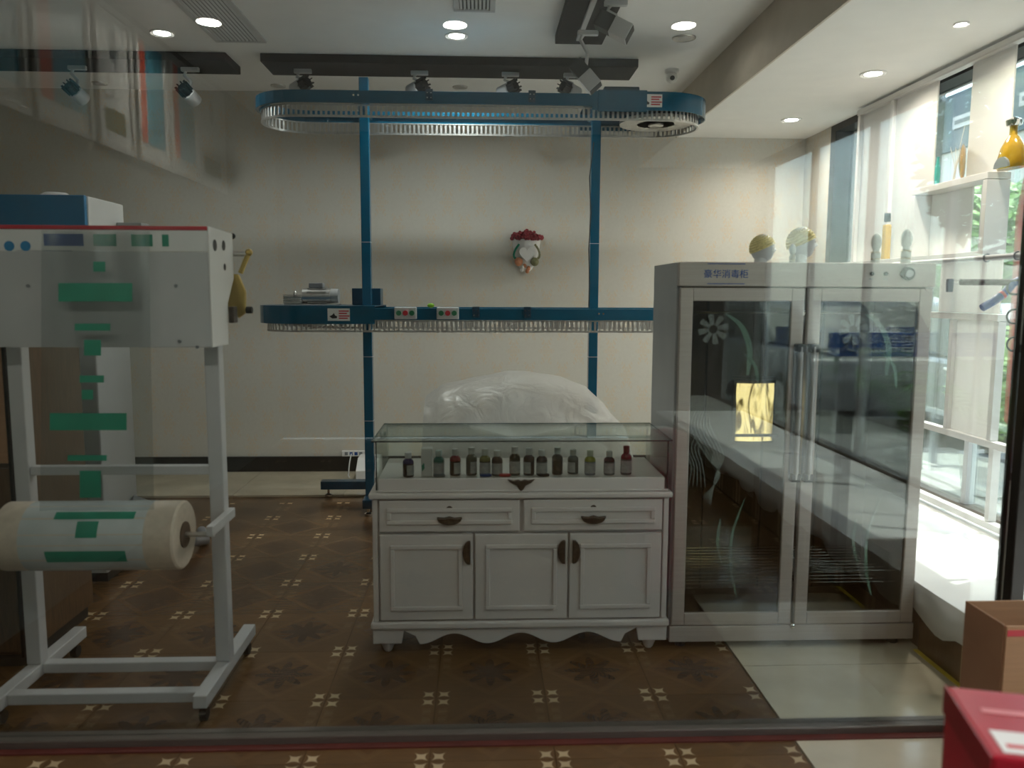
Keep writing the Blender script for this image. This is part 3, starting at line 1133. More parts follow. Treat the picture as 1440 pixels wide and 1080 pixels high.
# ------------------------------------------------------------------ white counter with glass case
cx0, cx1, cyf, cyb = -.432, .772, 3.135, 3.56
cab = thing('display_counter', 'white panelled counter with bronze handles and scalloped plinth', 'counter', ((cx0 + cx1) / 2, (cyf + cyb) / 2, 0))
zb0, zt0 = .145, .655
obj('carcass', box((cx0 + .02, cyf + .02, zb0), (cx1 - .02, cyb, zt0)), M['whitec'], cab)
for x in (cx0 + .004, cx1 - .026):
    obj('side_stile', box((x, cyf + .002, zb0), (x + .022, cyb - .001, zt0 - .001)), M['whitec'], cab, bevel=.004)
obj('counter_top', box((cx0 - .008, cyf - .016, zt0), (cx1 + .008, cyb, zt0 + .024)), M['whitec'], cab, bevel=.008, seg=3)
obj('base_moulding', box((cx0 - .006, cyf - .014, zb0 - .03), (cx1 + .006, cyb, zb0)), M['whitec'], cab, bevel=.009, seg=3)
# scalloped plinth
nn = 60
pts = [(cx0, zb0 - .03), (cx0, .05), (cx0 + .115, .05)]
for k in range(nn + 1):
    f = k / nn
    x = cx0 + .125 + (cx1 - cx0 - .25) * f
    ed = min(f, 1 - f)
    z = .075 - .028 * math.cos(2 * PI * f * 3) ** 1 * (1 if ed > .06 else 0) if ed > .06 else .105 - .03 * (ed / .06)
    if ed > .06:
        z = .068 - .022 * math.cos(2 * PI * (f * 3.5 - .25) )
    pts.append((x, z))
pts += [(cx1 - .115, .05), (cx1, .05), (cx1, zb0 - .03)]
obj('scalloped_plinth', MB().prism(pts, 'y', cyf + .004, cyf + .024), M['whitec'], cab, bevel=.002)
for x in (cx0 + .002, cx1 - .022):
    obj('plinth_side', box((x, cyf + .025, .05), (x + .02, cyb - .004, zb0 - .031)), M['whitec'], cab)
for x in (cx0 + .055, cx1 - .065):
    for y in (cyf + .05, cyb - .05):
        obj('foot', MB().lathe([(.012, 0.001), (.018, .008), (.027, .03), (.030, .042), (.022, .0495), (.022, .07)], (x, y, 0), 16), M['whitec'], cab, smooth=True)


def panel(name, x0, x1, z0, z1, inset, y=cyf):
    d = obj(name, box((x0, y - .004, z0), (x1, y + .018, z1)), M['whitec'], cab, bevel=.004)
    w_ = .018
    fr = MB()
    a0, a1, b0, b1 = x0 + inset, x1 - inset, z0 + inset, z1 - inset
    for q in ((a0, b0, a1, b0 + w_), (a0, b1 - w_, a1, b1), (a0, b0 + w_, a0 + w_, b1 - w_), (a1 - w_, b0 + w_, a1, b1 - w_)):
        fr.box((q[0], y - .013, q[1]), (q[2], y - .0042, q[3]))
    obj('raised_moulding', fr, M['whitec'], d, bevel=.004, seg=3)
    return d


def shell_handle(x, z, parent, y):
    pts = [(x + .048 * math.cos(PI + PI * k / 12), z + .026 * math.sin(PI + PI * k / 12)) for k in range(13)]
    pts = [(x - .052, z + .007)] + pts[1:-1] + [(x + .052, z + .007), (x + .02, z + .004), (x, z + .010), (x - .02, z + .004)]
    obj('shell_handle', MB().prism(pts, 'y', y - .020, y - .002), M['bronze'], parent, bevel=.005)
    obj('keyhole', MB().lathe([(.001, -.004), (.012, -.004), (.013, 0), (.001, 0)], (0, 0, 0), 14).xf(Matrix.Translation((x, y - .0045, z + .038)) @ Matrix.Rotation(PI / 2, 4, 'X')), M['bronze'], parent)


zd0, zd1 = .520, .648
dl = panel('drawer', cx0 + .032, (cx0 + cx1) / 2 - .008, zd0, zd1, .030)
shell_handle((cx0 + .032 + (cx0 + cx1) / 2 - .008) / 2, zd0 + .056, dl, cyf - .004)
dr = panel('drawer', (cx0 + cx1) / 2 + .008, cx1 - .032, zd0, zd1, .030)
shell_handle((cx1 - .032 + (cx0 + cx1) / 2 + .008) / 2, zd0 + .056, dr, cyf - .004)
dw = (cx1 - cx0 - .064 - .016) / 3
for k in range(3):
    x0 = cx0 + .032 + k * (dw + .008)
    d = panel('door', x0, x0 + dw, zb0 + .006, zd0 - .012, .042)
    hx = x0 + dw - .022 if k < 2 else x0 + .022
    s = 1 if k < 2 else -1
    zz = zd0 - .085
    pts = [(hx + s * .012, zz - .05), (hx + s * .012, zz + .05)] + [(hx + s * .008 - s * .028 * math.sin(PI * q / 10), zz + .05 * math.cos(PI * q / 10)) for q in range(1, 10)]
    obj('leaf_handle', MB().prism(pts, 'y', cyf - .022, cyf - .005), M['bronze'], d, bevel=.005)

# glass case with its white tray
gz0, gz1 = zt0 + .0245, .884
case = thing('glass_case', 'frameless glass display case with white tray on the counter', 'display case', ((cx0 + cx1) / 2, (cyf + cyb) / 2, gz0))
ex0, ex1, ey0, ey1 = cx0 + .022, cx1 - .012, cyf + .012, cyb - .004
TRAY = at(735, 672, Y=ey0).z
obj('tray', box((ex0 + .006, ey0 - .003, gz0 + .0005), (ex1 - .010, ey1 - .010, TRAY)), M['whitec'], case, bevel=.003)
obj('tray_step', box((ex0 - .003, ey0 - .010, gz0 + .0005), (ex1 + .002, ey0 - .0032, gz0 + .008)), M['whitec'], case, bevel=.003)
obj('front_pane', box((ex0, ey0, TRAY + .0003), (ex1, ey0 + .005, gz1)), M['case'], case)
obj('back_pane', box((ex0, ey1 - .005, gz0), (ex1, ey1, gz1)), M['case'], case)
obj('side_pane', box((ex0, ey0 + .0052, gz0 + .0003), (ex0 + .005, ey1 - .0052, gz1)), M['case'], case)
obj('side_pane', box((ex1 - .005, ey0 + .0052, gz0), (ex1, ey1 - .0052, gz1)), M['case'], case)
obj('top_pane', box((cx0 + .008, cyf - .004, gz1 + .0002), (cx1 + .0, cyb, gz1 + .006)), M['case'], case)
ga = mat('green_glass_edge', (.03, .085, .085), .15, var=.1)
gd = mat('dark_glass_edge', (.02, .025, .025), .15, var=.1)
tx0, tx1, ty0, ty1 = cx0 + .006, cx1 + .002, cyf - .006, cyb + .002
obj('glass_edge', box((tx0, ty0, gz1 + .0004), (tx1, ty0 + .002, gz1 + .0058)), gd, case)
obj('glass_edge', box((tx0, ty1 - .003, gz1 + .0004), (tx1, ty1, gz1 + .0068)), ga, case)
for x in (tx0, tx1 - .003):
    obj('glass_edge', box((x, ty0 + .002, gz1 + .0004), (x + .003, ty1 - .003, gz1 + .0064)), ga, case)
for x in (ex0 - .002, ex1 - .003):
    obj('corner_strip', box((x, ey0 - .0075, gz0 + .0085), (x + .005, ey0 - .0032, gz1)), gd, case)
wing = [(-.056, .018), (-.03, .012), (-.012, .016), (0, .010), (.012, .016), (.03, .012), (.056, .018), (.04, .0), (.018, -.012), (.008, -.03), (0, -.036), (-.008, -.03), (-.018, -.012), (-.04, 0)]
wx = at(733, 684, Y=ey0 - .01)
obj('winged_pull', MB().prism([(wx.x + a, gz0 + .036 + b * .9) for a, b in wing], 'y', ey0 - .0135, ey0 - .0034), M['bronze'], case, bevel=.003)

# bottles in the case
bdata = [  # px x, top y, body colour, shoulder colour, cap, dy, label text
    (574, 636, (.012, .012, .02), (.02, .025, .12), (.75, .75, .75), .06, 'black bottle with blue shoulder and white cap at the left end of the case'),
    (617, 633, (.22, .30, .28), (.02, .16, .13), (.55, .66, .62), .11, 'bottle with teal shoulder and pale label, second from left'),
    (640, 631, (.03, .02, .02), (.22, .02, .03), (.70, .70, .69), .12, 'dark bottle with red shoulder behind its white label'),
    (663, 629, (.10, .11, .10), (.12, .13, .10), (.72, .73, .70), .13, 'grey bottle with pale cap right of the red shouldered one'),
    (682, 631, (.07, .07, .05), (.20, .20, .06), (.66, .67, .62), .11, 'bottle with olive shoulder and blue tin at its foot'),
    (699, 633, (.08, .06, .06), (.05, .03, .03), (.72, .72, .70), .10, 'bottle with brown black shoulder above the red tin'),
    (724, 628, (.08, .09, .08), (.03, .04, .03), (.75, .75, .72), .12, 'tall bottle with black green shoulder above the winged pull'),
    (744, 630, (.05, .04, .04), (.06, .04, .04), (.72, .72, .70), .12, 'bottle with dark brown shoulder, middle of the case'),
    (762, 632, (.14, .15, .15), (.02, .02, .03), (.75, .76, .74), .10, 'bottle with black shoulder and wide label above the dark tin'),
    (784, 629, (.02, .025, .025), (.03, .04, .04), (.60, .66, .63), .14, 'nearly black bottle with little label, right of centre'),
    (806, 632, (.09, .10, .09), (.12, .13, .12), (.60, .62, .58), .17, 'small grey bottle standing further back in the case'),
    (830, 633, (.25, .26, .30), (.28, .30, .03), (.60, .62, .50), .11, 'bottle with yellow green shoulder and lilac label'),
    (857, 634, (.16, .19, .18), (.012, .012, .012), (.55, .60, .57), .11, 'bottle with round black shoulder near the right end'),
    (881, 627, (.15, .15, .14), (.19, .015, .02), (.20, .02, .02), .12, 'tall bottle with dark red shoulder and cap at the right end'),
]
lab_m = mat('bottle_label_paper', (.45, .45, .45), .6, var=.15, scale=60)
for i, (px, ty, bc, sc_, cc_, dy, lab) in enumerate(bdata):
    y = ey0 + .012 + dy * .38
    p = at(px, ty, Y=y)
    h = p.z - TRAY - .0005
    t = thing('dye_bottle', lab, 'bottle', (p.x, y, TRAY + .0006), group='bottles in the glass case')
    r = .0225
    m1, m2, m3 = mat('bottle_body', bc, .25, var=.1), mat('bottle_shoulder', sc_, .25, var=.1), mat('bottle_cap', cc_, .4, var=.05)
    c0 = (p.x, y, TRAY + .0006)
    obj('body', MB().lathe([(r * .9, 0), (r, .003), (r, h * .55)], c0, 18), m1, t, smooth=True)
    obj('shoulder', MB().lathe([(r, h * .5502), (r, h * .60), (r * .9, h * .67), (r * .5, h * .74), (r * .45, h * .76)], c0, 18), m2, t, smooth=True)
    obj('cap', MB().lathe([(r * .55, h * .7602), (r * .58, h * .78), (r * .58, h * .99), (r * .5, h)], c0, 16), m3, t, smooth=True)
    if i not in (9,):
        lb = MB()
        a0, a1 = (-2.5, -.75) if i in (0, 2, 3) else (-2.75, -.35)
        if i in (0, 2, 3):
            a0, a1 = -1.75, -.2
        if i in (7, 10):
            a0, a1 = -2.9, -1.3
        for k in range(9):
            a = a0 + (a1 - a0) * k / 8
            for z in (h * .08, h * .5):
                lb.v.append((p.x + (r + .0006) * math.cos(a), y + (r + .0006) * math.sin(a), c0[2] + z))
        for k in range(8):
            lb.f.append((2 * k, 2 * k + 2, 2 * k + 3, 2 * k + 1))
        obj('label_wrap', lb, lab_m, t, smooth=True)
p0 = at(600, 630, Y=ey0 + .04)
t = thing('spray_box', 'pale upright carton with a green leaf mark between the left bottles', 'carton', (p0.x, ey0 + .05, TRAY + .0006))
obj('carton', box((p0.x - .022, ey0 + .030, TRAY + .0008), (p0.x + .022, ey0 + .070, p0.z)), M['china'], t, bevel=.003)
obj('green_leaf_mark', MB().prism([(p0.x - .020, TRAY + .045), (p0.x - .010, TRAY + .058), (p0.x - .008, TRAY + .035), (p0.x - .018, TRAY + .022)], 'y', ey0 + .0290, ey0 + .0296), M['teal'], t)
for px, mm, nm in ((618, 'greyp', 'flat grey tin in front of the teal shouldered bottle'), (683, 'navy', 'flat blue tin in front of the bottles'), (710, 'red', 'flat red tin left of the winged pull'), (764, 'blackp', 'flat dark tin right of the winged pull')):
    p = at(px, 668, Y=ey0 + .04)
    o = obj('flat_tin', MB().lathe([(.022, 0), (.024, .002), (.024, .008), (.020, .010), (.001, .010)], (p.x, ey0 + .028, TRAY + .0006), 20, 1, .5), M[mm], smooth=True)
    origin(o, (p.x, ey0 + .028, TRAY))
    tag(o, nm, 'tin', 'flat tins in the glass case')
p = at(548, 640, Y=ey1 - .06)

# ------------------------------------------------------------------ two door disinfection cabinet
fx0, fx1, fyf, fyb, fz1 = .786, 1.820, 3.146, 3.60, 1.597
fr = thing('disinfection_cabinet', 'tall steel double door cabinet with tinted glass doors and etched flowers', 'cabinet', ((fx0 + fx1) / 2, (fyf + fyb) / 2, 0))
zp0, zp1 = .035, .105
zh = 1.50
obj('side_wall', box((fx0, fyf + .03, zp0), (fx0 + .02, fyb, fz1)), M['greyside'], fr, bevel=.003)
obj('side_wall', box((fx1 - .02, fyf + .03, zp0), (fx1, fyb, fz1)), M['greyside'], fr, bevel=.003)
obj('back_wall', box((fx0 + .02, fyb - .02, zp0), (fx1 - .02, fyb, fz1)), M['inner'], fr)
obj('inner_side', box((fx0 + .0202, fyf + .03, zp1), (fx0 + .028, fyb - .021, zh)), M['inner'], fr)
obj('inner_side', box((fx1 - .028, fyf + .03, zp1), (fx1 - .0202, fyb - .021, zh)), M['inner'], fr)
for x in (1.03, 1.30, 1.56):
    obj('back_seam', box((x - .004, fyb - .028, zp1), (x + .004, fyb - .0205, zh)), M['rubber'], fr)
obj('top_panel', box((fx0 + .0002, fyf + .0302, zh + .002), (fx1 - .0002, fyb - .0002, fz1 - .001)), M['greyside'], fr)
obj('header_panel', box((fx0, fyf, zh + .002), (fx1, fyf + .030, fz1)), M['steelpaint'], fr, bevel=.004)
obj('plinth', box((fx0, fyf + .004, zp0), (fx1, fyf + .030, zp1 - .002)), M['steelpaint'], fr, bevel=.003)
obj('floor_panel', box((fx0 + .02, fyf + .03, zp0), (fx1 - .02, fyb - .02, zp1)), M['inner'], fr)
for x in (fx0 + .06, fx1 - .06):
    for y in (fyf + .06, fyb - .06):
        obj('foot', MB().cyl((x, y, .001), (x, y, zp0), .022, 12), M['rubber'], fr)
# header lettering and controls
p = at(1021, 386, Y=fyf)
obj('lettering', text_mb('豪华消毒柜', .036, face_front(p.x, fyf - .0012, p.z)), M['navy'], fr, label='blue lettering on the header')
for y_ in (371, 399):
    q = at(1021, y_, Y=fyf)
    obj('blue_line', box((p.x - .075, fyf - .0012, q.z - .0015), (p.x + .075, fyf - .0002, q.z + .0015)), M['navy'], fr)
for px in (1226, 1245):
    q = at(px, 385, Y=fyf)
    obj('indicator_lamp', MB().cyl((q.x, fyf - .0002, q.z), (q.x, fyf - .007, q.z), .008, 14), M['rubber'], fr)
    obj('caption', box((q.x - .01, fyf - .0008, q.z - .022), (q.x + .01, fyf - .0002, q.z - .018)), M['greyp'], fr)
q = at(1275, 385, Y=fyf)
kn = obj('timer_knob', MB().cyl((q.x, fyf - .0002, q.z), (q.x, fyf - .018, q.z), .027, 24), M['blackp'], fr, bevel=.003)
obj('dial_cap', MB().cyl((q.x, fyf - .0185, q.z), (q.x, fyf - .023, q.z), .015, 20), M['greyside'], kn)
# doors
xm = (fx0 + fx1) / 2 - .002


def leaf_curve(pts, w0, w1, y):
    mb = MB()
    n_ = len(pts)
    for i, (x, z) in enumerate(pts):
        a = pts[max(i - 1, 0)]
        b = pts[min(i + 1, n_ - 1)]
        d = Vector((b[0] - a[0], b[1] - a[1])).normalized()
        ww = (w0 + (w1 - w0) * i / (n_ - 1)) * (math.sin(PI * (i + .6) / (n_ + .2)) ** .6) / 2
        mb.v.append((x - d.y * ww, y, z + d.x * ww))
        mb.v.append((x + d.y * ww, y, z - d.x * ww))
    for i in range(n_ - 1):
        mb.f.append((2 * i, 2 * i + 1, 2 * i + 3, 2 * i + 2))
    return mb


def smooth_pts(P_, n_=24):
    out = []
    K = len(P_)
    for k in range(n_ + 1):
        f = k / n_ * (K - 1)
        i = min(int(f), K - 2)
        u = f - i
        p0_, p1_, p2_, p3_ = P_[max(i - 1, 0)], P_[i], P_[i + 1], P_[min(i + 2, K - 1)]
        out.append(tuple(.5 * ((2 * p1_[j]) + (-p0_[j] + p2_[j]) * u + (2 * p0_[j] - 5 * p1_[j] + 4 * p2_[j] - p3_[j]) * u * u + (-p0_[j] + 3 * p1_[j] - 3 * p2_[j] + p3_[j]) * u ** 3) for j in range(2)))
    return out


for side, (a0, a1) in enumerate(((fx0 + .008, xm - .008), (xm + .008, fx1 - .008))):
    z0, z1 = zp1 + .002, zh - .004
    wf = .052
    yd = fyf + .002
    d = obj('door', box((a0, yd, z0), (a0 + wf, yd + .026, z1)), M['steelpaint'], fr, bevel=.004)
    obj('door_stile', box((a1 - wf, yd, z0), (a1, yd + .026, z1)), M['steelpaint'], d, bevel=.004)
    obj('door_rail', box((a0 + wf, yd, z1 - wf), (a1 - wf, yd + .026, z1)), M['steelpaint'], d, bevel=.003)
    obj('door_rail', box((a0 + wf, yd, z0), (a1 - wf, yd + .026, z0 + wf)), M['steelpaint'], d, bevel=.003)
    obj('glass', box((a0 + wf, yd + .010, z0 + wf), (a1 - wf, yd + .015, z1 - wf)), M['door'], d)
    hx = a1 - .018 if side == 0 else a0 + .018
    zt_, zb_ = at(1128, 487, Y=fyf).z, at(1128, 672, Y=fyf).z
    hd = obj('bar_handle', MB().tube([(hx, yd - .03, zb_), (hx, yd - .03, zt_)], .011, 12), M['bar'], d, smooth=True)
    obj('bar_back', box((hx - .020, yd - .018, zb_), (hx + .020, yd - .0005, zt_)), M['dryer'], d, bevel=.004)
    for zz in (zt_ - .006, zb_ + .006):
        obj('handle_cap', box((hx - .018, yd - .040, zz - .016), (hx + .018, yd - .0006, zz + .016)), M['rubber'], d, bevel=.003)
    yg = yd + .0085
    ox = 0 if side == 0 else at(1200, 463, Y=yg).x - at(1003, 463, Y=yg).x
    fc = at(1003, 463, Y=yg)
    for k in range(8):
        an = 2 * PI * k / 8 + .2
        ca, sa = math.cos(an), math.sin(an)
        pt = [(.016, -.007), (.058, -.013), (.062, 0), (.058, .013), (.016, .007)]
        mb = MB()
        mb.v = [(fc.x + ox + u * ca - v * sa, yg, fc.z + u * sa + v * ca) for u, v in pt]
        mb.f = [(0, 1, 2, 3, 4)]
        obj('etched_petal', mb, M['etch'], d)

    def P_(px, py):
        q_ = at(px, py, Y=yg)
        return (q_.x + ox, q_.z)
    for cpts_, w0, w1 in (([(1020, 441), (1042, 458), (1054, 490), (1051, 528)], .016, .030), ([(1046, 497), (1062, 515), (1066, 545)], .010, .018),
                          ([(1013, 730), (1009, 765), (1016, 795)], .016, .010), ([(1048, 700), (1030, 750), (1028, 800), (1036, 840)], .010, .016)):
        obj('etched_blade', leaf_curve(smooth_pts([P_(*c) for c in cpts_]), w0, w1, yg), M['etchg'], d)
    if side == 0:
        for k in range(7):
            dx = k * 4.5
            cpts_ = [(985 + dx * .5, 565 + k * 3), (972 + dx, 600), (993 + dx * .9, 640), (1012 - dx * .2, 668), (988 + dx * .4, 700 + k * 2)]
            obj('etched_swirl', leaf_curve(smooth_pts([P_(*c) for c in cpts_], 30), .006, .009, yg), M['etch'], d)
        for k in range(5):
            cpts_ = [(968 + k * 6, 600 + k * 5), (962 + k * 5, 630), (972 + k * 4, 655), (968 + k * 6, 685)]
            obj('etched_swirl', leaf_curve(smooth_pts([P_(*c) for c in cpts_], 20), .006, .006, yg), M['etch'], d)
# inside fittings
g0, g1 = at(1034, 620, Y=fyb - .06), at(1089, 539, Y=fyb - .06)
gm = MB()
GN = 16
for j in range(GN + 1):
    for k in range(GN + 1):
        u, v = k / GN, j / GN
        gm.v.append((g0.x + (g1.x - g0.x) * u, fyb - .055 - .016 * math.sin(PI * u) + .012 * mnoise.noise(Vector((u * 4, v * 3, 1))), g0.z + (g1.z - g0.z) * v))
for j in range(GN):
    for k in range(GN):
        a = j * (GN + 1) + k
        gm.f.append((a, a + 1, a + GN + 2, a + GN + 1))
htr = obj('heater_reflector', gm, M['heater'], fr, smooth=True, label='crinkled gold heater reflector with painted glow')
sdm = htr.modifiers.new('thick', 'SOLIDIFY')
sdm.thickness = .003
obj('heater_frame', MB().box((g0.x - .012, fyb - .048, g0.z - .012), (g1.x + .012, fyb - .021, g1.z + .012)), M['rubber'], htr)
obj('heater_tube', MB().cyl((g0.x - .01, fyb - .085, g0.z + .03), (g1.x + .01, fyb - .085, g0.z + .03), .007, 10), M['dryer'], htr)
gt = MB().tube([(g0.x - .02, fyb - .07, g1.z + .03), (g0.x + .06, fyb - .07, g1.z + .032), (g1.x + .0, fyb - .07, g1.z + .03)], .003, 6)
obj('wire', gt, M['chrome'], htr)
obj('hanging_rail', MB().cyl((fx0 + .03, 3.36, 1.395), (fx1 - .03, 3.36, 1.395), .006, 8), M['chrome'], fr)
for zz in (.26, .31):
    sh = MB()
    for k in range(9):
        sh.cyl((fx0 + .03, 3.22 + k * .04, zz), (fx1 - .03, 3.22 + k * .04, zz), .0025, 6)
    obj('wire_shelf', sh, M['chrome'], fr)
lk = MB().ball((xm, fyf - .0, zp1 - .004), .012)
obj('door_stop', lk, M['chrome'], fr, smooth=True)


# doll heads and turned ornaments on top of the cabinet
def doll_head(px, top, halfw, label, y, flip=1):
    p = at(px, top, Y=y)
    z0 = fz1 + .0005
    h = p.z - z0
    r = halfw / FPX * y
    t = thing('doll_head', label, 'ornament', (p.x, y, z0))
    zc_ = z0 + h - r * 1.08

    def face(dv, q):
        if dv.x * flip > .3:
            q.x += flip * r * .26 * math.exp(-((dv.z + .12) / .12) ** 2 - (dv.y / .16) ** 2)      # nose
            q.x += flip * r * .07 * math.exp(-((dv.z + .42) / .08) ** 2 - (dv.y / .25) ** 2)      # lips
            q.x += flip * r * .10 * math.exp(-((dv.z + .72) / .16) ** 2 - (dv.y / .3) ** 2)       # chin
            q.x -= flip * r * .10 * math.exp(-((dv.z - .08) / .1) ** 2 - ((abs(dv.y) - .35) / .16) ** 2)
        if dv.z < 0:
            q.y *= 1 - .25 * -dv.z
        return q
    obj('head', MB().ball((p.x, y, zc_), (r * .95, r * .85, r * 1.12), 32, 24, face), M['china'], t, smooth=True)
    obj('neck', MB().lathe([(r * .62, 0), (r * .5, r * .25), (r * .48, zc_ - z0 - r * .5)], (p.x - flip * r * .12, y, z0), 20), M['china'], t, smooth=True)
    for s in (-1, 1):
        obj('eye', MB().ball((p.x + flip * r * .78, y + s * r * .3, zc_ + r * .06), (r * .12, r * .12, r * .08), 10, 6), M['blackp'], t, smooth=True)
    obj('mouth', MB().ball((p.x + flip * r * .93, y, zc_ - r * .46), (r * .05, r * .14, r * .04), 10, 6), M['peach'], t, smooth=True)
    cp = MB()
    n_, m2_ = 40, 16
    for i in range(m2_ + 1):
        th = (PI * .50) * i / m2_
        for k in range(n_):
            a = 2 * PI * k / n_
            rr_ = r * (1.06 + .035 * math.sin(i * PI) + .035 * math.cos(i * 2 * PI / 2) + .02 * math.cos(a * 20))
            d_ = Vector((math.sin(th) * math.cos(a), math.sin(th) * math.sin(a), math.cos(th)))
            d_ = Matrix.Rotation(-flip * .42, 3, 'Y') @ d_
            cp.v.append((p.x + d_.x * rr_ * .98, y + d_.y * rr_ * .9, zc_ + d_.z * rr_ * 1.02))
    for i in range(m2_):
        for k in range(n_):
            cp.f.append((i * n_ + k, (i + 1) * n_ + k, (i + 1) * n_ + (k + 1) % n_, i * n_ + (k + 1) % n_))
    obj('knit_cap', cp, M['knit'], t, smooth=True)
    return t


doll_head(1073, 330, 17.5, 'smaller white doll head in a yellow knit cap on the cabinet', 3.42)
doll_head(1128, 320, 20, 'larger white doll head in a yellow knit cap on the cabinet', 3.40)


def finial(px, top, y, label, s=1.0):
    p = at(px, top, Y=y)
    z0 = fz1 + .0005
    h = p.z - z0
    k = h
    prof = [(.018, 0), (.021, .06 * k), (.021, .14 * k), (.016, .18 * k), (.021, .24 * k), (.021, .34 * k), (.015, .42 * k), (.014, .50 * k), (.019, .55 * k), (.0225, .66 * k), (.023, .78 * k), (.017, .90 * k), (.011, .96 * k), (.004, k)]
    t = thing('turned_ornament', label, 'ornament', (p.x, y, z0), group='turned ornaments on the cabinet')
    obj('body', MB().lathe([(r * s, z) for r, z in prof], (p.x, y, z0), 20), M['bone'], t, smooth=True)
    for f in (.19, .40):
        obj('yellow_band', MB().lathe([(.0185 * s, (f - .012) * k), (.0222 * s, (f - .006) * k), (.0222 * s, (f + .006) * k), (.0185 * s, (f + .012) * k)], (p.x, y, z0), 20), M['brass'], t, smooth=True)


finial(1115, 343, 3.30, 'small pale turned ornament in front of the larger doll head', .6)
finial(1233, 328, 3.40, 'pale turned ornament beside the thin amber bottle', .95)
finial(1276, 322, 3.40, 'pale turned ornament at the right end of the cabinet top', 1.0)

# ------------------------------------------------------------------ white display screen with shelves by the window
X0, X1 = 2.50, 2.62
scr = thing('display_screen', 'white floor to ceiling shelf screen with frosted boards in front of the window', 'screen', (2.56, 4.2, SILL))
tk = .017
for y, z0, z1 in ((5.50, SILL, 2.70), (5.06, 1.69, 2.68), (4.605, .74, 1.66), (4.605, 1.69, 2.04), (3.945, 1.69, 2.04), (4.28, .74, 1.34), (3.90, .74, 1.34), (3.87, .33, .705), (5.06, .33, .705),
                  (3.30, .74, 1.66), (2.75, SILL, 2.70), (3.2, .33, .705)):
    deep = abs(z0 - 1.69) < .01 and z1 < 2.1
    obj('upright', box((X0 if deep else 2.578, y - tk, z0), (X1, y + tk, z1)), M['white'], scr, bevel=.002)
for z, y0, y1 in ((2.70, 2.75, 5.517), (2.06, 3.928, 4.622), (1.675, 3.928, 5.483), (1.36, 3.883, 4.622), (.722, 2.767, 5.483), (.31, 2.767, 5.483)):
    obj('shelf', box((X0 if z in (2.06, 1.675) else 2.572, y0, z - tk), (X1, y1, z + tk)), M['white'], scr, bevel=.002)
for y0, y1, z0, z1 in ((5.08, 5.48, 1.693, 2.68), (4.59, 5.04, 1.693, 2.68), (3.93, 4.27, 2.08, 2.68), (4.20, 4.587, 1.693, 2.04), (3.92, 4.45, 1.38, 1.657), (3.918, 4.262, .74, 1.342),
                       (3.32, 3.75, 2.08, 2.68), (2.78, 3.28, 1.38, 2.68), (2.78, 3.28, .74, 1.34), (4.63, 5.04, .74, 1.657), (5.08, 5.48, .74, 1.657)):
    obj('frosted_board', box((X1 - .020, y0, z0), (X1 - .012, y1, z1)), M['frost'], scr)

# things on the screen shelves
zsh = 2.06 + tk + .0006
p = at(1421, 246, X=2.555)
t = thing('amber_flask', 'round shouldered amber glass flask with silver stopper on the shelf', 'bottle', (2.555, p.y, zsh))
kk = .225
obj('flask', MB().lathe([(.085, 0), (.092, .01), (.090, .05), (.074, .10), (.045, .14), (.026, .155), (.024, .195), (.028, .198)], (2.555, p.y, zsh), 28, .5, 1), M['amber'], t, smooth=True)
obj('stopper', MB().lathe([(.030, .1985), (.034, .205), (.036, .225), (.026, .232), (.012, .24)], (2.555, p.y, zsh), 20), M['chrome'], t, smooth=True)
ar = [(p.y + .055 * math.cos(PI * k / 10), zsh + .004 + .05 * math.sin(PI * k / 10)) for k in range(11)]
obj('grey_arch_relief', MB().prism(ar, 'x', 2.502, 2.512), M['greyp'], t)
p = at(1352, 258, X=2.56)
t = thing('amber_plate', 'amber glass disc standing upright on the shelf behind a white board', 'glass ornament', (2.56, p.y, zsh))
obj('disc', MB().lathe([(.001, -.012), (.07, -.010), (.095, 0), (.07, .010), (.001, .012)], (0, 0, 0), 28).xf(Matrix.Translation((2.56, p.y, zsh + .096)) @ Matrix.Rotation(PI / 2, 4, 'X') @ Matrix.Rotation(.9, 4, 'Y')), M['amber'], t, smooth=True)
obj('stand', box((2.53, p.y - .03, zsh), (2.59, p.y + .03, zsh + .008)), M['bone'], t, bevel=.002)
p = at(1317, 262, X=2.56)
tv = obj('teal_vase', MB().lathe([(.008, 0), (.011, .01), (.015, .06), (.014, .10), (.009, .13), (.006, .15), (.008, .16)], (2.56, p.y - .0, zsh), 20), mat('teal_glass', (.10, .45, .40), .1, var=.1, trans=.4), smooth=True)
origin(tv, (2.56, p.y - .015, zsh))
tag(tv, 'small teal glass vase at the left end of the upper shelf', 'vase')
p = at(1342, 262, X=2.55)
t = thing('dried_twigs', 'thin bare twigs standing on the shelf before the window', 'twigs', (2.55, p.y, zsh))
for k in range(7):
    a = random.uniform(-.35, .35)
    hh = random.uniform(.10, .19) if k else .28
    obj('twig', MB().tube([(2.55, p.y + k * .004, zsh), (2.55 + a * .03, p.y + a * hh * .5, zsh + hh * .5), (2.55, p.y + a * hh * 1.1, zsh + hh)], .0016, 5), M['bone'], t)
p = at(1244, 360, X=2.56)
zsh2 = 1.675 + tk + .0006
t = thing('thin_amber_bottle', 'slim clear bottle of amber liquid with black cap on the shelf', 'bottle', (2.55, 5.10, zsh2))
yb_ = at(1244, 340, X=2.53).y
obj('bottle', MB().box((2.52, yb_ - .024, zsh2), (2.56, yb_ + .024, zsh2 + .215)), M['amberd'], t, bevel=.008)
obj('collar', MB().cyl((2.54, yb_, zsh2 + .216), (2.54, yb_, zsh2 + .232), .013, 14), M['china'], t)
obj('cap', MB().cyl((2.54, yb_, zsh2 + .2325), (2.54, yb_, zsh2 + .285), .019, 14), M['rubber'], t, bevel=.003)

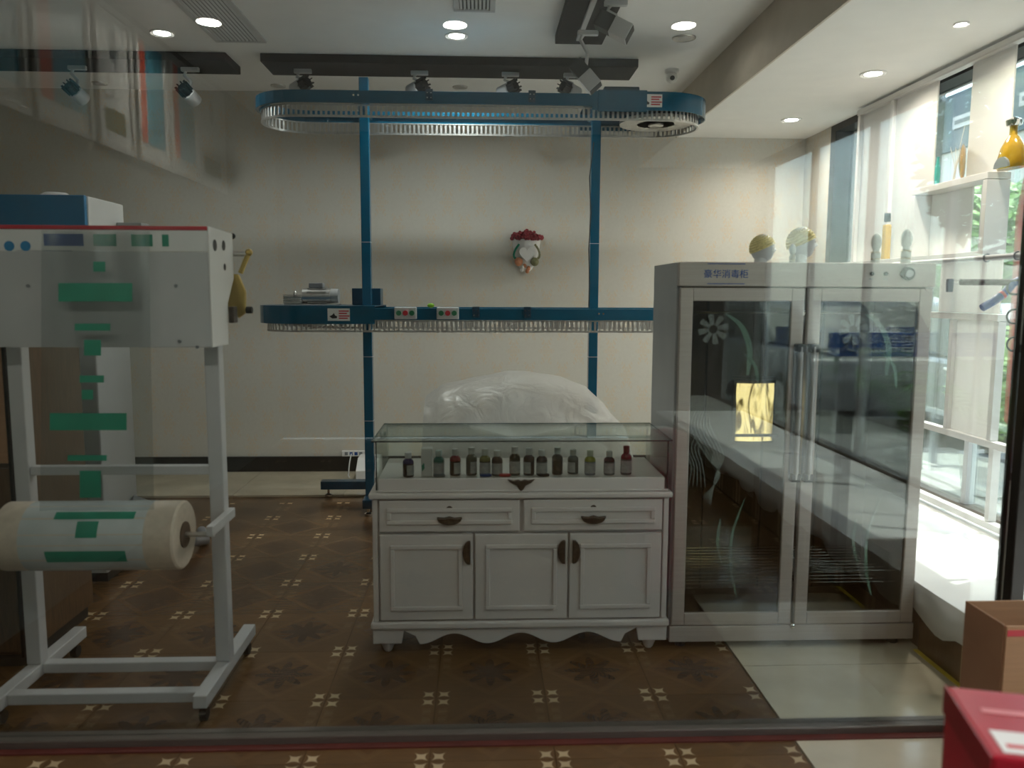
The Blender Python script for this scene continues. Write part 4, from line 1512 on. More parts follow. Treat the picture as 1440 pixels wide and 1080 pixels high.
# white cloth over the window bench, with a wavy hanging edge
cl = MB()
NX, NY = 16, 90
yA, yB_ = -1.0, 5.9
for j in range(NY + 1):
    y = yA + (yB_ - yA) * j / NY
    wv = .045 * math.sin(y * 9.0) + .03 * math.sin(y * 4.1 + 1)
    prof = [(2.49, .004), (2.3, .006), (2.1, .010), (1.95, .008), (1.86, .006), (1.828, .002), (1.816, -.02), (1.812 - .010 * math.sin(y * 18), -.06), (1.811 - .012 * math.sin(y * 18), -.085 - abs(wv))]
    for x, dz in prof:
        z = SILL + dz + (.004 + .008 * mnoise.noise(Vector((x * 5, y * 3, 0))) if dz > 0 else 0) + (.003 if dz > 0 else 0)
        x2 = x
        if 3.05 < y < 3.7 and dz < 0:
            x2 = max(x, 1.8235)
        cl.v.append((x2, y, max(z, SILL + .001) if dz > 0 else z))
PN = 9
for j in range(NY):
    for i in range(PN - 1):
        a = j * PN + i
        cl.f.append((a, a + 1, a + PN + 1, a + PN))
clo = obj('bench_cloth', cl, M['cloth'], smooth=True)
origin(clo, (2.2, 3, SILL))
tag(clo, 'white cloth with a wavy hanging edge over the window bench', 'cloth')
sd = clo.modifiers.new('thick', 'SOLIDIFY')
sd.thickness = .0015

# hanging rod with hangers beside the cabinet
rx, rz_ = 2.30, 1.64
rod = thing('hanging_rod', 'white metal clothes rod above the window bench, right of the cabinet', 'clothes rod', (rx, 3.6, rz_))
obj('tube', MB().cyl((rx, 1.4, rz_), (rx, 4.4, rz_), .0125, 14), M['powder'], rod, smooth=True)
for y in (1.45, 4.35):
    obj('wall_bracket', MB().tube([(rx, y, rz_), (2.49, y, rz_)], .009, 8), M['powder'], rod)
    obj('support_post', MB().cyl((2.495, y, SILL + .02), (2.495, y, rz_ + .05), .0, 4) if False else MB().cyl((rx, y, SILL + .02), (rx, y, rz_ - .012), .010, 10), M['powder'], rod)
for px in (1388, 1431):
    y = at(px, 362, X=rx).y
    ring = [(rx + .017 * math.cos(2 * PI * k / 16), y, rz_ + .017 * math.sin(2 * PI * k / 16)) for k in range(16)]
    obj('stop_ring', MB().tube(ring, .0035, 6, closed=True), M['dryer'], rod, smooth=True)


def hook(x, y, zt_, zb_):
    pts = [(x, y, zb_)]
    for k in range(11):
        a = -PI / 2 - .2 + (PI * 1.25) * (1 - k / 10) + .35
        pts.append((x + .020 * math.cos(a) * 1, y, zt_ + .020 * math.sin(a)))
    return pts


yh = at(1436, 397, X=2.30).y
zb1 = at(1400, 397, Y=yh).z
t = thing('trouser_hanger', 'trouser hanger with dark foam bar and steel end clip', 'hanger', (rx, yh, rz_))
xl, xr_ = at(1330, 397, Y=yh).x, rx + (rx - at(1330, 397, Y=yh).x)
xf0, xf1 = at(1351, 397, Y=yh).x, 2 * rx - at(1351, 397, Y=yh).x
obj('wire_bar', MB().tube([(xl, yh, zb1 + .006), (xr_, yh, zb1 + .006)], .0022, 6), M['chrome'], t)
obj('wire_bar', MB().tube([(xl, yh, zb1 - .006), (xr_, yh, zb1 - .006)], .0022, 6), M['chrome'], t)
obj('foam_bar', MB().tube([(xf0, yh, zb1), (xf1, yh, zb1)], .0135, 12), M['foam'], t, smooth=True)
for x in (xl + .018, xr_ - .018):
    obj('end_clip', MB().prism([(x - .012, zb1 + .014), (x + .012, zb1 + .014), (x + .013, zb1 - .015), (x + .011, zb1 - .042), (x - .011, zb1 - .042), (x - .013, zb1 - .015)], 'y', yh - .008, yh + .008), M['dryer'], t, bevel=.002)
hk = [(rx, yh, zb1 + .012), (rx, yh, rz_ - .03), (rx + .018, yh, rz_ - .018), (rx + .024, yh, rz_ + .004), (rx + .014, yh, rz_ + .022), (rx - .004, yh, rz_ + .022), (rx - .018, yh, rz_ + .012)]
obj('hook', MB().tube(hk, .003, 6), M['chrome'], t, smooth=True)
yh2 = yh - .10
t = thing('curved_hanger', 'blue plastic hanger with red marks and a sloping shoulder', 'hanger', (rx, yh2, rz_))
c_ = [at(x, y, Y=yh2) for x, y in ((1381, 433), (1395, 425), (1412, 413), (1425, 398), (1440, 391))]
pts = [Vector((c.x, yh2, c.z)) for c in c_]
xc = rx
top = Vector((xc, yh2, pts[-1].z + .012))
arm_ = pts + [top]
arm_r = [Vector((2 * xc - p_.x, p_.y, p_.z)) for p_ in arm_[:-1]][::-1]
sh_ = arm_ + arm_r
rs = [.016] + [.017] * (len(sh_) - 2) + [.016]
obj('shoulder_arm', MB().tube(sh_, rs, 10), M['hblue'], t, smooth=True)
for s in (0, 1):
    b0, b1 = (sh_[1], sh_[2]) if s == 0 else (sh_[-2], sh_[-3])
    obj('red_mark', MB().tube([b0.lerp(b1, .75), b0.lerp(b1, .95)], .0178, 10), M['red'], t)
hk = [(xc, yh2, top.z + .01), (xc, yh2, rz_ - .03), (xc + .018, yh2, rz_ - .018), (xc + .024, yh2, rz_ + .004), (xc + .014, yh2, rz_ + .022), (xc - .004, yh2, rz_ + .022), (xc - .018, yh2, rz_ + .012)]
obj('hook', MB().tube(hk, .003, 6), M['chrome'], t, smooth=True)
yh3 = yh - .22
xq = at(1455, 450, Y=yh3).x
t = thing('loop_hanger', 'black wire hanger with open side loops at the right edge', 'hanger', (xq, yh3, rz_))
zr0 = at(1440, 500, Y=yh3).z
obj('spine', MB().tube([(xq, yh3, zr0 - .12), (xq, yh3, rz_ - .03)], .004, 6), M['rubber'], t)
for cyp in (404, 445, 484):
    c = at(1425, cyp, Y=yh3)
    xl_ = at(1416, cyp, Y=yh3).x
    rr_ = 10 / FPX * yh3
    lp = [(xq, yh3, c.z + rr_)] + [(xl_ + rr_ - rr_ * math.sin(PI * k / 10), yh3, c.z + rr_ * math.cos(PI * k / 10)) for k in range(11)] + [(xq, yh3, c.z - rr_)]
    obj('loop', MB().tube(lp, .0042, 7), M['rubber'], t, smooth=True)
hk = [(xq, yh3, rz_ - .03), (xq + .02, yh3, rz_ - .015), ((xq + rx) / 2, yh3, rz_ + .022), (rx, yh3, rz_ + .0165), (rx + .016, yh3, rz_ + .004)]
obj('hook', MB().tube(hk, .003, 6), M['chrome'], t, smooth=True)

# ------------------------------------------------------------------ packaging machine on the left
pm = thing('packaging_machine', 'white garment packaging machine with red topped head on a tube stand', 'packing machine', (-1.3, 2.85, 0))
ux, uxl, uy = -.950, -1.635, 2.90
for x in (ux, uxl):
    obj('base_beam', box((x - .024, 2.62, .062), (x + .024, 3.22, .108)), M['powder'], pm, bevel=.004)
    for y in (2.66, 3.17):
        obj('caster_stem', MB().cyl((x, y, .045), (x, y, .061), .008, 8), M['chrome'], pm)
        obj('caster_wheel', MB().cyl((x - .012, y, .0245), (x + .012, y, .0245), .0235, 16), M['rubber'], pm)
    obj('upright', box((x - .026, uy - .026, .1085), (x + .026, uy + .026, 1.285)), M['powder'], pm, bevel=.004)
obj('cross_bar', box((uxl + .0245, 2.885, .068), (ux - .0245, 2.93, .106)), M['powder'], pm, bevel=.004)
obj('cross_bar', box((uxl + .0245, 2.66, .064), (ux - .0245, 2.705, .102)), M['powder'], pm, bevel=.004)
zx = at(250, 660, Y=uy).z
obj('cross_bar', box((uxl + .0265, uy - .018, zx - .016), (ux - .0265, uy + .018, zx + .016)), M['powder'], pm, bevel=.003)
# head
hx0, hx1, hy0, hy1 = -1.69, -.905, 2.76, 3.02
hz0, hz1 = 1.283, 1.690
sp = [(hy0, hz0), (2.93, hz0), (2.94, 1.43), (hy1, 1.52), (hy1, hz1 - .005), (hy0, hz1)]
obj('side_plate', MB().prism(sp, 'x', hx1 - .006, hx1), M['white'], pm, bevel=.003)
obj('side_plate', MB().prism(sp, 'x', hx0, hx0 + .006), M['white'], pm, bevel=.003)
for py, pz, r in ((0.055, hz1 - .06, .020), (0.15, hz1 - .055, .018), (.155, hz1 - .13, .012)):
    obj('side_hole', MB().cyl((hx1 + .0003, hy0 + py, pz), (hx1 + .0012, hy0 + py, pz), r, 16), M['rubber'], pm)
obj('front_panel', box((hx0 + .0065, hy0 + .004, hz0), (hx1 - .0065, hy0 + .010, hz1 - .085)), M['powder'], pm, bevel=.002)
hd_ = obj('header_sign', box((hx0 + .0065, hy0 + .006, hz1 - .083), (hx1 - .0065, hy0 + .012, hz1 - .014)), M['paperw'], pm)
obj('red_edge', box((hx0 + .0065, hy0 + .001, hz1 - .013), (hx1 - .0065, hy0 + .03, hz1 + .0)), M['red'], pm, bevel=.002)
for px, mm, wd in ((90, 'navy', .13), (148, 'teal', .075), (200, 'teal', .07), (233, 'teal', .022)):
    q = at(px, 346, Y=hy0 + .006)
    obj('print_block', box((q.x - wd / 2, hy0 + .0048, hz1 - .068), (q.x + wd / 2, hy0 + .0058, hz1 - .028)), M[mm], hd_)
for px in (13, 36):
    q = at(px, 346, Y=hy0 + .006)
    obj('blue_mark', MB().cyl((q.x, hy0 + .0048, q.z), (q.x, hy0 + .0058, q.z), .017, 16).xf(Matrix.Identity(4)), M['machine_blue'], hd_)
for px, py in ((248, 402), (40, 402), (253, 480), (278, 488)):
    q = at(px, py, Y=hy0 + .004)
    obj('screw', MB().cyl((q.x, hy0 + .0038, q.z), (q.x, hy0 - .002, q.z), .006, 8), M['dryer'], pm)
obj('feed_roller', MB().cyl((hx0 + .008, hy0 + .07, hz1 - .04), (hx1 - .008, hy0 + .07, hz1 - .04), .022, 16), M['steel'], pm, smooth=True)
obj('feed_roller', MB().cyl((hx0 + .008, hy0 + .07, hz0 + .03), (hx1 - .008, hy0 + .07, hz0 + .03), .018, 16), M['steel'], pm, smooth=True)
# brass lever gear on the side
lx = hx1 + .012
g = lambda x, y, X=lx: at(x, y, X=X)
hyb = hy1
obj('crank_shaft', MB().cyl((hx1 - .05, 3.03, at(330, 357, Y=3.03).z), (at(351, 356, Y=3.03).x, 3.03, at(330, 357, Y=3.03).z), .009, 10), M['steel'], pm, smooth=True)
Q = lambda x, y: at(x, y, Y=3.03)
obj('brass_link', MB().tube([Q(350, 355), Q(338, 384)], .0095, 8), M['brass'], pm, smooth=True)
obj('link_pin', MB().ball(Q(350, 355), .014), M['brass'], pm, smooth=True)
sec = [Q(322, 384), Q(336, 386), Q(346, 410), Q(346, 440), Q(336, 448), Q(330, 430), Q(318, 440), Q(312, 432)]
obj('brass_sector', MB().prism([(v.x, v.z) for v in sec], 'y', 3.022, 3.038), M['brass'], pm, bevel=.003)
obj('knob_pin', MB().cyl(Q(334, 436), Q(347, 436), .005, 8), M['brass'], pm)
obj('black_knob', MB().cyl(Q(346, 436), Q(355, 436), .013, 12), M['rubber'], pm, bevel=.003)
obj('black_knob', MB().ball(Q(327, 332), .011), M['rubber'], pm, smooth=True)
obj('stop_block', box((hx1 + .0005, 2.935, 1.36), (hx1 + .02, 2.985, 1.42)), M['bronze'], pm, bevel=.004)
# arms for the film roll
ay, az = 2.70, .648
for x in (ux + .0265, uxl - .0305):
    obj('roll_arm', box((x, ay - .03, az + .0), (x + .024, uy + .02, az + .035)), M['powder'], pm, bevel=.003)

rl = thing('film_roll', 'large roll of clear packing film printed in green on the machine', 'film roll', (-1.28, ay, az))
rx0, rx1, rr = -1.590, -1.005, .116
rzc = az + .0
w_ = MB()
n_ = 40
prof = [(rx0, .045), (rx0, rr - .006), (rx0 + .006, rr), (rx1 - .006, rr), (rx1, rr - .006), (rx1, .045)]
for x, r in prof:
    for k in range(n_):
        a = 2 * PI * k / n_
        w_.v.append((x, ay + r * math.cos(a), rzc + r * math.sin(a)))
for i in range(len(prof) - 1):
    for k in range(n_):
        w_.f.append((i * n_ + k, i * n_ + (k + 1) % n_, (i + 1) * n_ + (k + 1) % n_, (i + 1) * n_ + k))
obj('wound_film', w_, M['rollend'], rl, smooth=True)
obj('core', MB().cyl((rx0 - .004, ay, rzc), (rx1 + .004, ay, rzc), .0445, 24), M['core'], rl, smooth=True)
obj('axle', MB().cyl((uxl - .028, ay, rzc + .0), (ux + .045, ay, rzc + .0), .009, 10), M['steel'], rl)


def wrap(x0, x1, a0, a1, mm, rad=rr + .0012, name='green_print', n=14):
    mb = MB()
    for k in range(n + 1):
        a = a0 + (a1 - a0) * k / n
        for x in (x0, x1):
            mb.v.append((x, ay + rad * math.cos(a), rzc + rad * math.sin(a)))
    for k in range(n):
        mb.f.append((2 * k, 2 * k + 1, 2 * k + 3, 2 * k + 2))
    obj(name, mb, mm, rl, smooth=True)


fxm = (rx0 + rx1) / 2 - .08
pale = mat('pale_film_sheen', (.58, .62, .63), .22, var=.12, scale=7)
wrap(-1.50, -1.10, PI * .40, PI * 1.5, pale, rr + .0007, 'clear_outer_wrap')
xA, xB = at(62, 780, Y=ay - rr).x, at(176, 780, Y=ay - rr).x
wrap(xA, xB, PI * 1.05, PI * 1.17, M['teal'])
wrap(xA + .02, xB + .02, PI * .68, PI * .76, M['teal'])
wrap(xA + .10, xB - .09, PI * .78, PI * .93, M['teal'])
# film web rising from the roll into the head
yfm = ay - rr * .2
zr1 = hz1 - .02
web = MB()
wx0, wx1 = -1.545, -1.125
xt0, xt1 = at(62, 360, Y=2.742).x, at(212, 360, Y=2.742).x
wx0, wx1 = at(58, 690, Y=2.66).x, at(218, 690, Y=2.66).x
for k in range(25):
    f = k / 24
    y = (ay - .058) * (1 - f) + 2.740 * f
    z = (rzc + .101) * (1 - f) + zr1 * f
    for i in range(13):
        u = i / 12
        x = (wx0 + (wx1 - wx0) * u) * (1 - f) + (xt0 + (xt1 - xt0) * u) * f
        web.v.append((x, y + .004 * math.sin(u * 14 + f * 5), z))
for k in range(24):
    for i in range(12):
        a = k * 13 + i
        web.f.append((a, a + 1, a + 14, a + 13))
obj('film_web', web, M['film'], rl, smooth=True)


def web_y(z):
    f = (z - (rzc + .101)) / (zr1 - (rzc + .101))
    return (ay - .058) * (1 - f) + 2.740 * f - .006


def mark(x0, x1, y0, y1, mm='teal'):
    zz0 = at((x0 + x1) / 2, y1, Y=2.7).z
    zz1 = at((x0 + x1) / 2, y0, Y=2.7).z
    yy0, yy1 = web_y(zz0), web_y(zz1)
    a, b = at(x0, y1, Y=yy0), at(x1, y1, Y=yy0)
    c, d = at(x1, y0, Y=yy1), at(x0, y0, Y=yy1)
    mb = MB()
    mb.v = [tuple(a), tuple(b), tuple(c), tuple(d)]
    mb.f = [(0, 1, 2, 3)]
    obj('green_print', mb, M[mm], rl)


mark(82, 186, 398, 424)
mark(70, 178, 581, 605)
mark(105, 155, 455, 465)
mark(118, 142, 478, 500)
mark(112, 146, 528, 538)
mark(115, 131, 548, 562)
mark(95, 150, 640, 648)
mark(112, 142, 662, 700)
mark(131, 148, 368, 382)

# ------------------------------------------------------------------ laundry machine, cabinet and cartons
lm = thing('laundry_machine', 'blue fronted laundry machine with white side behind the packaging machine', 'machine', (-2.35, 4.2, 0))
bx1 = -1.885
obj('body', box((-2.9, 4.01, .05), (bx1, 4.40, 1.74)), M['powder'], lm, bevel=.008)
obj('upper_housing', box((-2.9, 4.012, 1.742), (bx1, 4.40, 1.93)), M['china'], lm, bevel=.006)
obj('blue_front', box((-2.9, 3.985, 1.742), (bx1 - .004, 4.010, 1.932)), M['machine_blue'], lm, bevel=.005)
obj('blue_column', box((-2.10, 3.985, .05), (-1.97, 4.008, 1.737)), M['blued'], lm, bevel=.004)
obj('door_ring', MB().tube([(-2.42 + .22 * math.cos(2 * PI * k / 28), 4.0, 1.0 + .22 * math.sin(2 * PI * k / 28)) for k in range(28)], .025, 8, closed=True), M['chrome'], lm, smooth=True)
obj('door_glass', MB().cyl((-2.42, 4.008, 1.0), (-2.42, 4.0, 1.0), .20, 28), M['pane'], lm)
obj('exhaust_collar', MB().lathe([(.08, 0), (.08, .015), (.05, .035), (.001, .035)], (-2.13, 4.2, 1.9305), 20), M['china'], lm, smooth=True)
obj('rear_box', box((bx1 + .001, 4.30, 1.70), (bx1 + .13, 4.40, 1.83)), M['greyside'], lm, bevel=.005)
obj('skirt', box((-2.9, 4.03, .0015), (bx1 - .01, 4.39, .0495)), M['rubber'], lm)
hs_ = [(bx1 + .002, 4.32, .35), (bx1 + .10, 4.35, .30), (bx1 + .20, 4.4, .18), (bx1 + .26, 4.5, .06), (bx1 + .28, 4.62, .032), (bx1 + .2, 4.8, .032)]
obj('drain_hose', MB().tube([tuple(smooth) for smooth in hs_], .03, 10), M['dryer'], lm, smooth=True)

e0, e1 = at(8, 480, Y=3.05), at(48, 900, Y=3.05)
wc = thing('wooden_cabinet', 'brown wooden cabinet cut by the left edge of the picture', 'cabinet', (-2.1, 3.3, 0))
xr2 = e0.x
zt2 = at(6, 470, Y=3.05).z
obj('carcass', box((-2.5, 3.062, .06), (xr2 - .002, 3.6, zt2 - .025)), M['wood'], wc, bevel=.004)
obj('top', box((-2.52, 3.03, zt2 - .0245), (xr2, 3.62, zt2)), M['board'], wc, bevel=.004)
zm = at(15, 655, Y=3.05).z
obj('door', box((-2.48, 3.04, zm + .01), (xr2 - .014, 3.061, zt2 - .04)), M['carton'], wc, bevel=.004)
obj('door', box((-2.48, 3.04, .08), (xr2 - .014, 3.061, zm - .01)), M['wood'], wc, bevel=.004)
obj('edge_stile', box((xr2 - .012, 3.038, .06), (xr2 - .001, 3.061, zt2 - .026)), M['board'], wc)
obj('plinth', box((-2.48, 3.09, .0015), (xr2 - .02, 3.58, .0595)), M['rubber'], wc)

# open brown carton
ky = 2.30
ka = at(1358, 845, Y=ky)
kx0, kz1 = ka.x, ka.z
KY0, KY1, KX1 = 2.12, ky, 1.795
kb = thing('open_carton', 'open brown cardboard box behind the red carton at the right edge', 'carton', ((kx0 + KX1) / 2, (KY0 + KY1) / 2, 0))
obj('wall', box((kx0, KY0, .001), (kx0 + .005, KY1, kz1)), M['cartond'], kb)  # left wall in a darker brown than the other walls
obj('wall', box((KX1 - .005, KY0, .001), (KX1, KY1, kz1)), M['carton'], kb)
obj('wall', box((kx0 + .005, KY1 - .005, .001), (KX1 - .005, KY1, kz1)), M['carton'], kb)
obj('wall', box((kx0 + .005, KY0, .001), (KX1 - .005, KY0 + .005, kz1 - .004)), M['carton'], kb)
obj('bottom', box((kx0 + .006, KY0 + .006, .001), (KX1 - .006, KY1 - .006, .006)), M['carton'], kb)
fp = MB().box((kx0 + .004, KY0 - .008, kz1 - .20), (KX1 - .01, KY0 - .003, kz1 - .002))
obj('front_flap', fp, M['carton'], kb)
obj('red_tape', box((kx0 + .006, KY0 - .0095, kz1 - .03), (KX1 - .012, KY0 - .0082, kz1 - .012)), M['red'], kb)

# red carton in the foreground
rb = at(1330, 963, Z=.80)
rf = at(1395, 1062, Z=.80)
bx = thing('red_carton', 'glossy red carton with a white label, cut by the bottom right corner', 'carton', (rb.x + .15, rb.y - .12, 0))
zt_ = .80
ang = math.atan2(rf.x - rb.x, rb.y - rf.y)
Rm = Matrix.Translation((rb.x, rb.y, 0)) @ Matrix.Rotation(ang, 4, 'Z')
ln = (Vector((rf.x, rf.y)) - Vector((rb.x, rb.y))).length
obj('body', MB().box((0, -ln, .001), (.22, 0, zt_ - .001)).xf(Rm), M['redbox'], bx, bevel=.006)
obj('lid_edge', MB().box((-.002, -ln - .002, zt_ - .05), (.002, .002, zt_ - .002)).xf(Rm), M['redboxd'], bx)
obj('white_label', MB().box((.02, -ln + .012, zt_ - .0008), (.21, -ln + .075, zt_ + .0006)).xf(Rm), M['paperw'], bx)
obj('pale_stripe', MB().box((.03, -ln + .13, zt_ - .0008), (.21, -ln + .145, zt_ + .0006)).xf(Rm), mat('pink_print', (.62, .20, .22), .4, var=.1), bx)
obj('red_word', MB().box((.03, -ln + .026, zt_ + .0007), (.10, -ln + .036, zt_ + .0012)).xf(Rm), M['red'], bx)

# ------------------------------------------------------------------ framed posters on the wall beside the camera (mirrored in the glass)
XP = -1.999
for i, (y0, y1, kind_) in enumerate(((1.32, 2.15, 0), (.72, 1.26, 0), (.22, .66, 1), (-.30, .16, 0), (-.85, -.36, 0), (-1.45, -.91, 1))):
    lab = ['first framed poster beside the partition with red band and teal field', 'second framed poster from the partition with red band', 'pale framed poster with a dark oval, third from the partition',
           'fourth framed poster from the partition with red band and teal field', 'fifth framed poster from the partition with faint red band', 'pale narrow framed poster, farthest from the partition'][i]
    z0, z1 = 2.20, 2.92
    sc2 = 2.0 / 1.9
    z0, z1 = H + (z0 - H) * sc2, H + (z1 - H) * sc2
    t = thing('framed_poster', lab, 'poster', (XP, (y0 + y1) / 2, z0), group='framed posters mirrored in the partition')
    f = MB()
    b = .035
    for q in ((y0, z0, y1, z0 + b), (y0, z1 - b, y1, z1), (y0, z0 + b, y0 + b, z1 - b), (y1 - b, z0 + b, y1, z1 - b)):
        f.box((XP, q[0], q[1]), (XP + .025, q[2], q[3]))
    obj('frame', f, M['white'], t, bevel=.004)
    obj('print', box((XP, y0 + b, z0 + b), (XP + .008, y1 - b, z1 - b)), M['postpale'], t)
    ya, yb2 = y0 + b + .01, y1 - b - .01
    if kind_ == 0:
        obj('red_band', box((XP + .008, yb2 - (yb2 - ya) * .28, z0 + .12), (XP + .009, yb2, z1 - b - .01)), M['postred'], t)
        obj('teal_field', box((XP + .008, ya, z0 + .12), (XP + .009, yb2 - (yb2 - ya) * .30, z1 - b - .01)), M['postteal'], t)
    else:
        ov = [((ya + yb2) / 2 + .05 * math.cos(2 * PI * k / 20), (z0 + z1) / 2 + .18 + .09 * math.sin(2 * PI * k / 20)) for k in range(20)]
        obj('dark_oval', MB().prism(ov, 'x', XP + .008, XP + .009), M['greyp'], t)
        obj('olive_block', box((XP + .008, ya + .05, z0 + .10), (XP + .009, yb2 - .05, z0 + .22)), M['olive'], t)

# ------------------------------------------------------------------ outside the window
gr = struct('ground_outside', box((2.95, -14, -.2), (9.0, 40, -.06)), M['ground'])
struct('road_outside', box((9.0, -14, -.22), (40, 40, -.09)), M['asphalt'])
sun_slab = struct('trim_4', box((2.95, -4, ZC + .05), (3.15, 7.2, ZC + .30)), M['facadel'])  # unseen overhang, added to keep the sun on the window bench
sun_slab['label'] = 'added unseen slab limiting the sun over the shop window outside'


def window_wall(name, label, x, y0, y1, z1, nx_, nz_, mm):
    b = thing(name, label, 'building', (x + 2, (y0 + y1) / 2, -.06))
    obj('wall', box((x, y0, -.06), (x + 4, y1, z1)), mm, b)
    dy, dz = (y1 - y0) / nx_, (z1 - .6) / nz_
    for i in range(nx_):
        for j in range(nz_):
            a0, c0 = y0 + dy * (i + .14), .5 + dz * (j + .16)
            wnd = obj('window', box((x - .05, a0, c0), (x - .001, a0 + dy * .72, c0 + dz * .66)), M['powder'], b)
            obj('window_pane', box((x - .06, a0 + .06, c0 + .06), (x - .0505, a0 + dy * .72 - .06, c0 + dz * .66 - .06)), M['pane'], wnd)
    return b


c1, c2 = at(1340, 135, X=12.0), at(1340, 213, X=12.0)
ob = thing('office_building', 'office building across the street with pale base and grey blue upper floor', 'building', (14, 24, -.06))
obj('pale_base', box((12.0, 13.0, -.06), (16.0, 36.0, c2.z)), M['facadel'], ob)
obj('upper_floor', box((11.9, 12.8, c2.z), (16.0, 36.2, c1.z)), M['facade'], ob)
for i in range(9):
    wnd = obj('window', box((11.86, 13.4 + i * 2.5, c2.z + .5), (11.899, 15.2 + i * 2.5, c1.z - .6)), M['powder'], ob)
    obj('window_pane', box((11.85, 13.5 + i * 2.5, c2.z + .6), (11.8595, 15.1 + i * 2.5, c1.z - .7)), M['pane'], wnd)
window_wall('shop_building', 'brown stone shop building across the street beside the camera', 17.0, -16.0, 11.0, 9.5, 8, 3, M['stone'])
# dark stone pillar and plants seen past the back end of the window
pl = obj('stone_pillar', box((2.96, 6.75, -.06), (3.9, 8.0, 3.6)), mat('dark_stone', (.05, .052, .055), .2, var=.3, scale=6), bevel=.02)
origin(pl, (3.4, 7.3, -.06))
tag(pl, 'dark polished stone pillar outside the far end of the window', 'pillar')


def leaf_mesh(c, r, n_, size, seed):
    rnd = random.Random(seed)
    mb = MB()
    for k in range(n_):
        d_ = Vector((rnd.gauss(0, 1), rnd.gauss(0, 1), rnd.gauss(0, 1))).normalized() * (rnd.random() ** .4)
        p_ = Vector(c) + Vector((d_.x * r[0], d_.y * r[1], d_.z * r[2]))
        u_ = Vector((rnd.gauss(0, 1), rnd.gauss(0, 1), rnd.gauss(0, .6))).normalized()
        v_ = u_.orthogonal().normalized()
        s_ = size * rnd.uniform(.6, 1.3)
        mb.add([p_ - u_ * s_, p_ + v_ * s_ * .45, p_ + u_ * s_, p_ - v_ * s_ * .45], [(0, 1, 2, 3)])
    return mb


def shrub(x, y, h, label, seed, mm='leaf'):
    t_ = thing('shrub', label, 'plant', (x, y, -.06))
    obj('pot', MB().lathe([(.12, 0), (.16, .02), (.19, .30), (.20, .32), (.17, .32)], (x, y, -.0595), 20), M['dryer'], t_, smooth=True)
    obj('stem', MB().tube([(x, y, .2), (x + .02, y, h * .6)], .02, 8), M['bark'], t_)
    obj('foliage', leaf_mesh((x, y, h * .62), (.3, .3, h * .36), 900, .05, seed), M[mm], t_, kind='stuff')


shrub(3.25, 6.35, 1.9, 'potted leafy shrub outside by the dark pillar', 3)
shrub(3.9, 5.9, 1.3, 'low potted shrub outside in front of the dark pillar', 4, 'leafl')


def tree(x, y, h, r, label, seed):
    t_ = thing('street_tree', label, 'tree', (x, y, -.06))
    obj('trunk', MB().tube([(x, y, -.06), (x + .05, y, h * .35), (x, y + .1, h * .75)], [.14, .11, .05], 10), M['bark'], t_, smooth=True)
    for k in range(4):
        a = k * 1.6
        obj('branch', MB().tube([(x + .03, y, h * (.4 + .06 * k)), (x + r * .6 * math.cos(a), y + r * .6 * math.sin(a), h * (.62 + .06 * k))], [.06, .02], 8), M['bark'], t_, smooth=True)
    obj('crown', leaf_mesh((x, y, h * .72), (r, r, h * .32), 5000, .11, seed), M['leafl'], t_, kind='stuff')


tp = at(1392, 305, X=7.4)
tree(7.4, tp.y, 3.0, .9, 'street tree seen through the middle shelf opening', 11)
tree(8.4, 27.5, 5.0, 1.8, 'street tree further along the pavement', 12)
tree(7.0, -4.5, 4.5, 1.6, 'street tree on the pavement beside the camera side', 13)


def car(x, y, label, mm, L=4.3, W=1.75, flip=1):
    """car standing along Y, side facing the shop (-X)"""
    t_ = thing('car', label, 'car', (x + W / 2, y + L / 2, -.06))
    z = -.06
    body = [(0, .25), (.02, .62), (.12, .78), (1.0, .88), (1.05, .9), (L - .75, .92), (L - .05, .84), (L, .60), (L - .02, .25)]
    obj('body', MB().prism([(y + a, z + b) for a, b in body], 'x', x, x + W), mm, t_, bevel=.05, seg=3)
    cabin = [(.95, .9), (1.55, 1.40), (1.75, 1.46), (2.95, 1.46), (3.2, 1.40), (3.75, .92)]
    obj('roof', MB().prism([(y + a, z + b) for a, b in cabin], 'x', x + .14, x + W - .14), mm, t_, bevel=.04, seg=3)
    for a in ([(1.22, .95), (1.62, 1.36), (2.22, 1.38), (2.22, .95)], [(2.30, .95), (2.30, 1.38), (3.05, 1.36), (3.45, .97)]):
        obj('side_window', MB().prism([(y + p_, z + q_) for p_, q_ in a], 'x', x + .128, x + .139), M['pane'], t_)
    for a in (.85, L - .85):
        for xx_ in (x - .01, x + W - .19):
            wl = obj('wheel', MB().cyl((xx_, y + a, z + .31), (xx_ + .2, y + a, z + .31), .31, 24), M['rubber'], t_, bevel=.02)
            obj('rim', MB().cyl((xx_ - .012, y + a, z + .31), (xx_ - .001, y + a, z + .31), .2, 20), M['steel'], wl)
    obj('side_mirror', MB().ball((x - .06, y + 1.45, z + .98), (.07, .05, .07)), mm, t_, smooth=True)
    for a in (1.95, 3.0):
        obj('door_handle', box((x - .02, y + a, z + .80), (x - .002, y + a + .14, z + .83)), M['chrome'], t_, bevel=.004)
        obj('door_gap', box((x - .003, y + a + .24, z + .32), (x - .0005, y + a + .25, z + .90)), M['rubber'], t_)
    obj('head_lamp', box((x + .05, y - .005, z + .62), (x + .4, y + .03, z + .74)), M['chrome'], t_, bevel=.01)
    return t_


car(4.6, 5.6, 'dark slate blue car parked outside the window', M['carp'])
car(4.7, 11.2, 'red car parked behind the slate blue one outside', M['carr'])
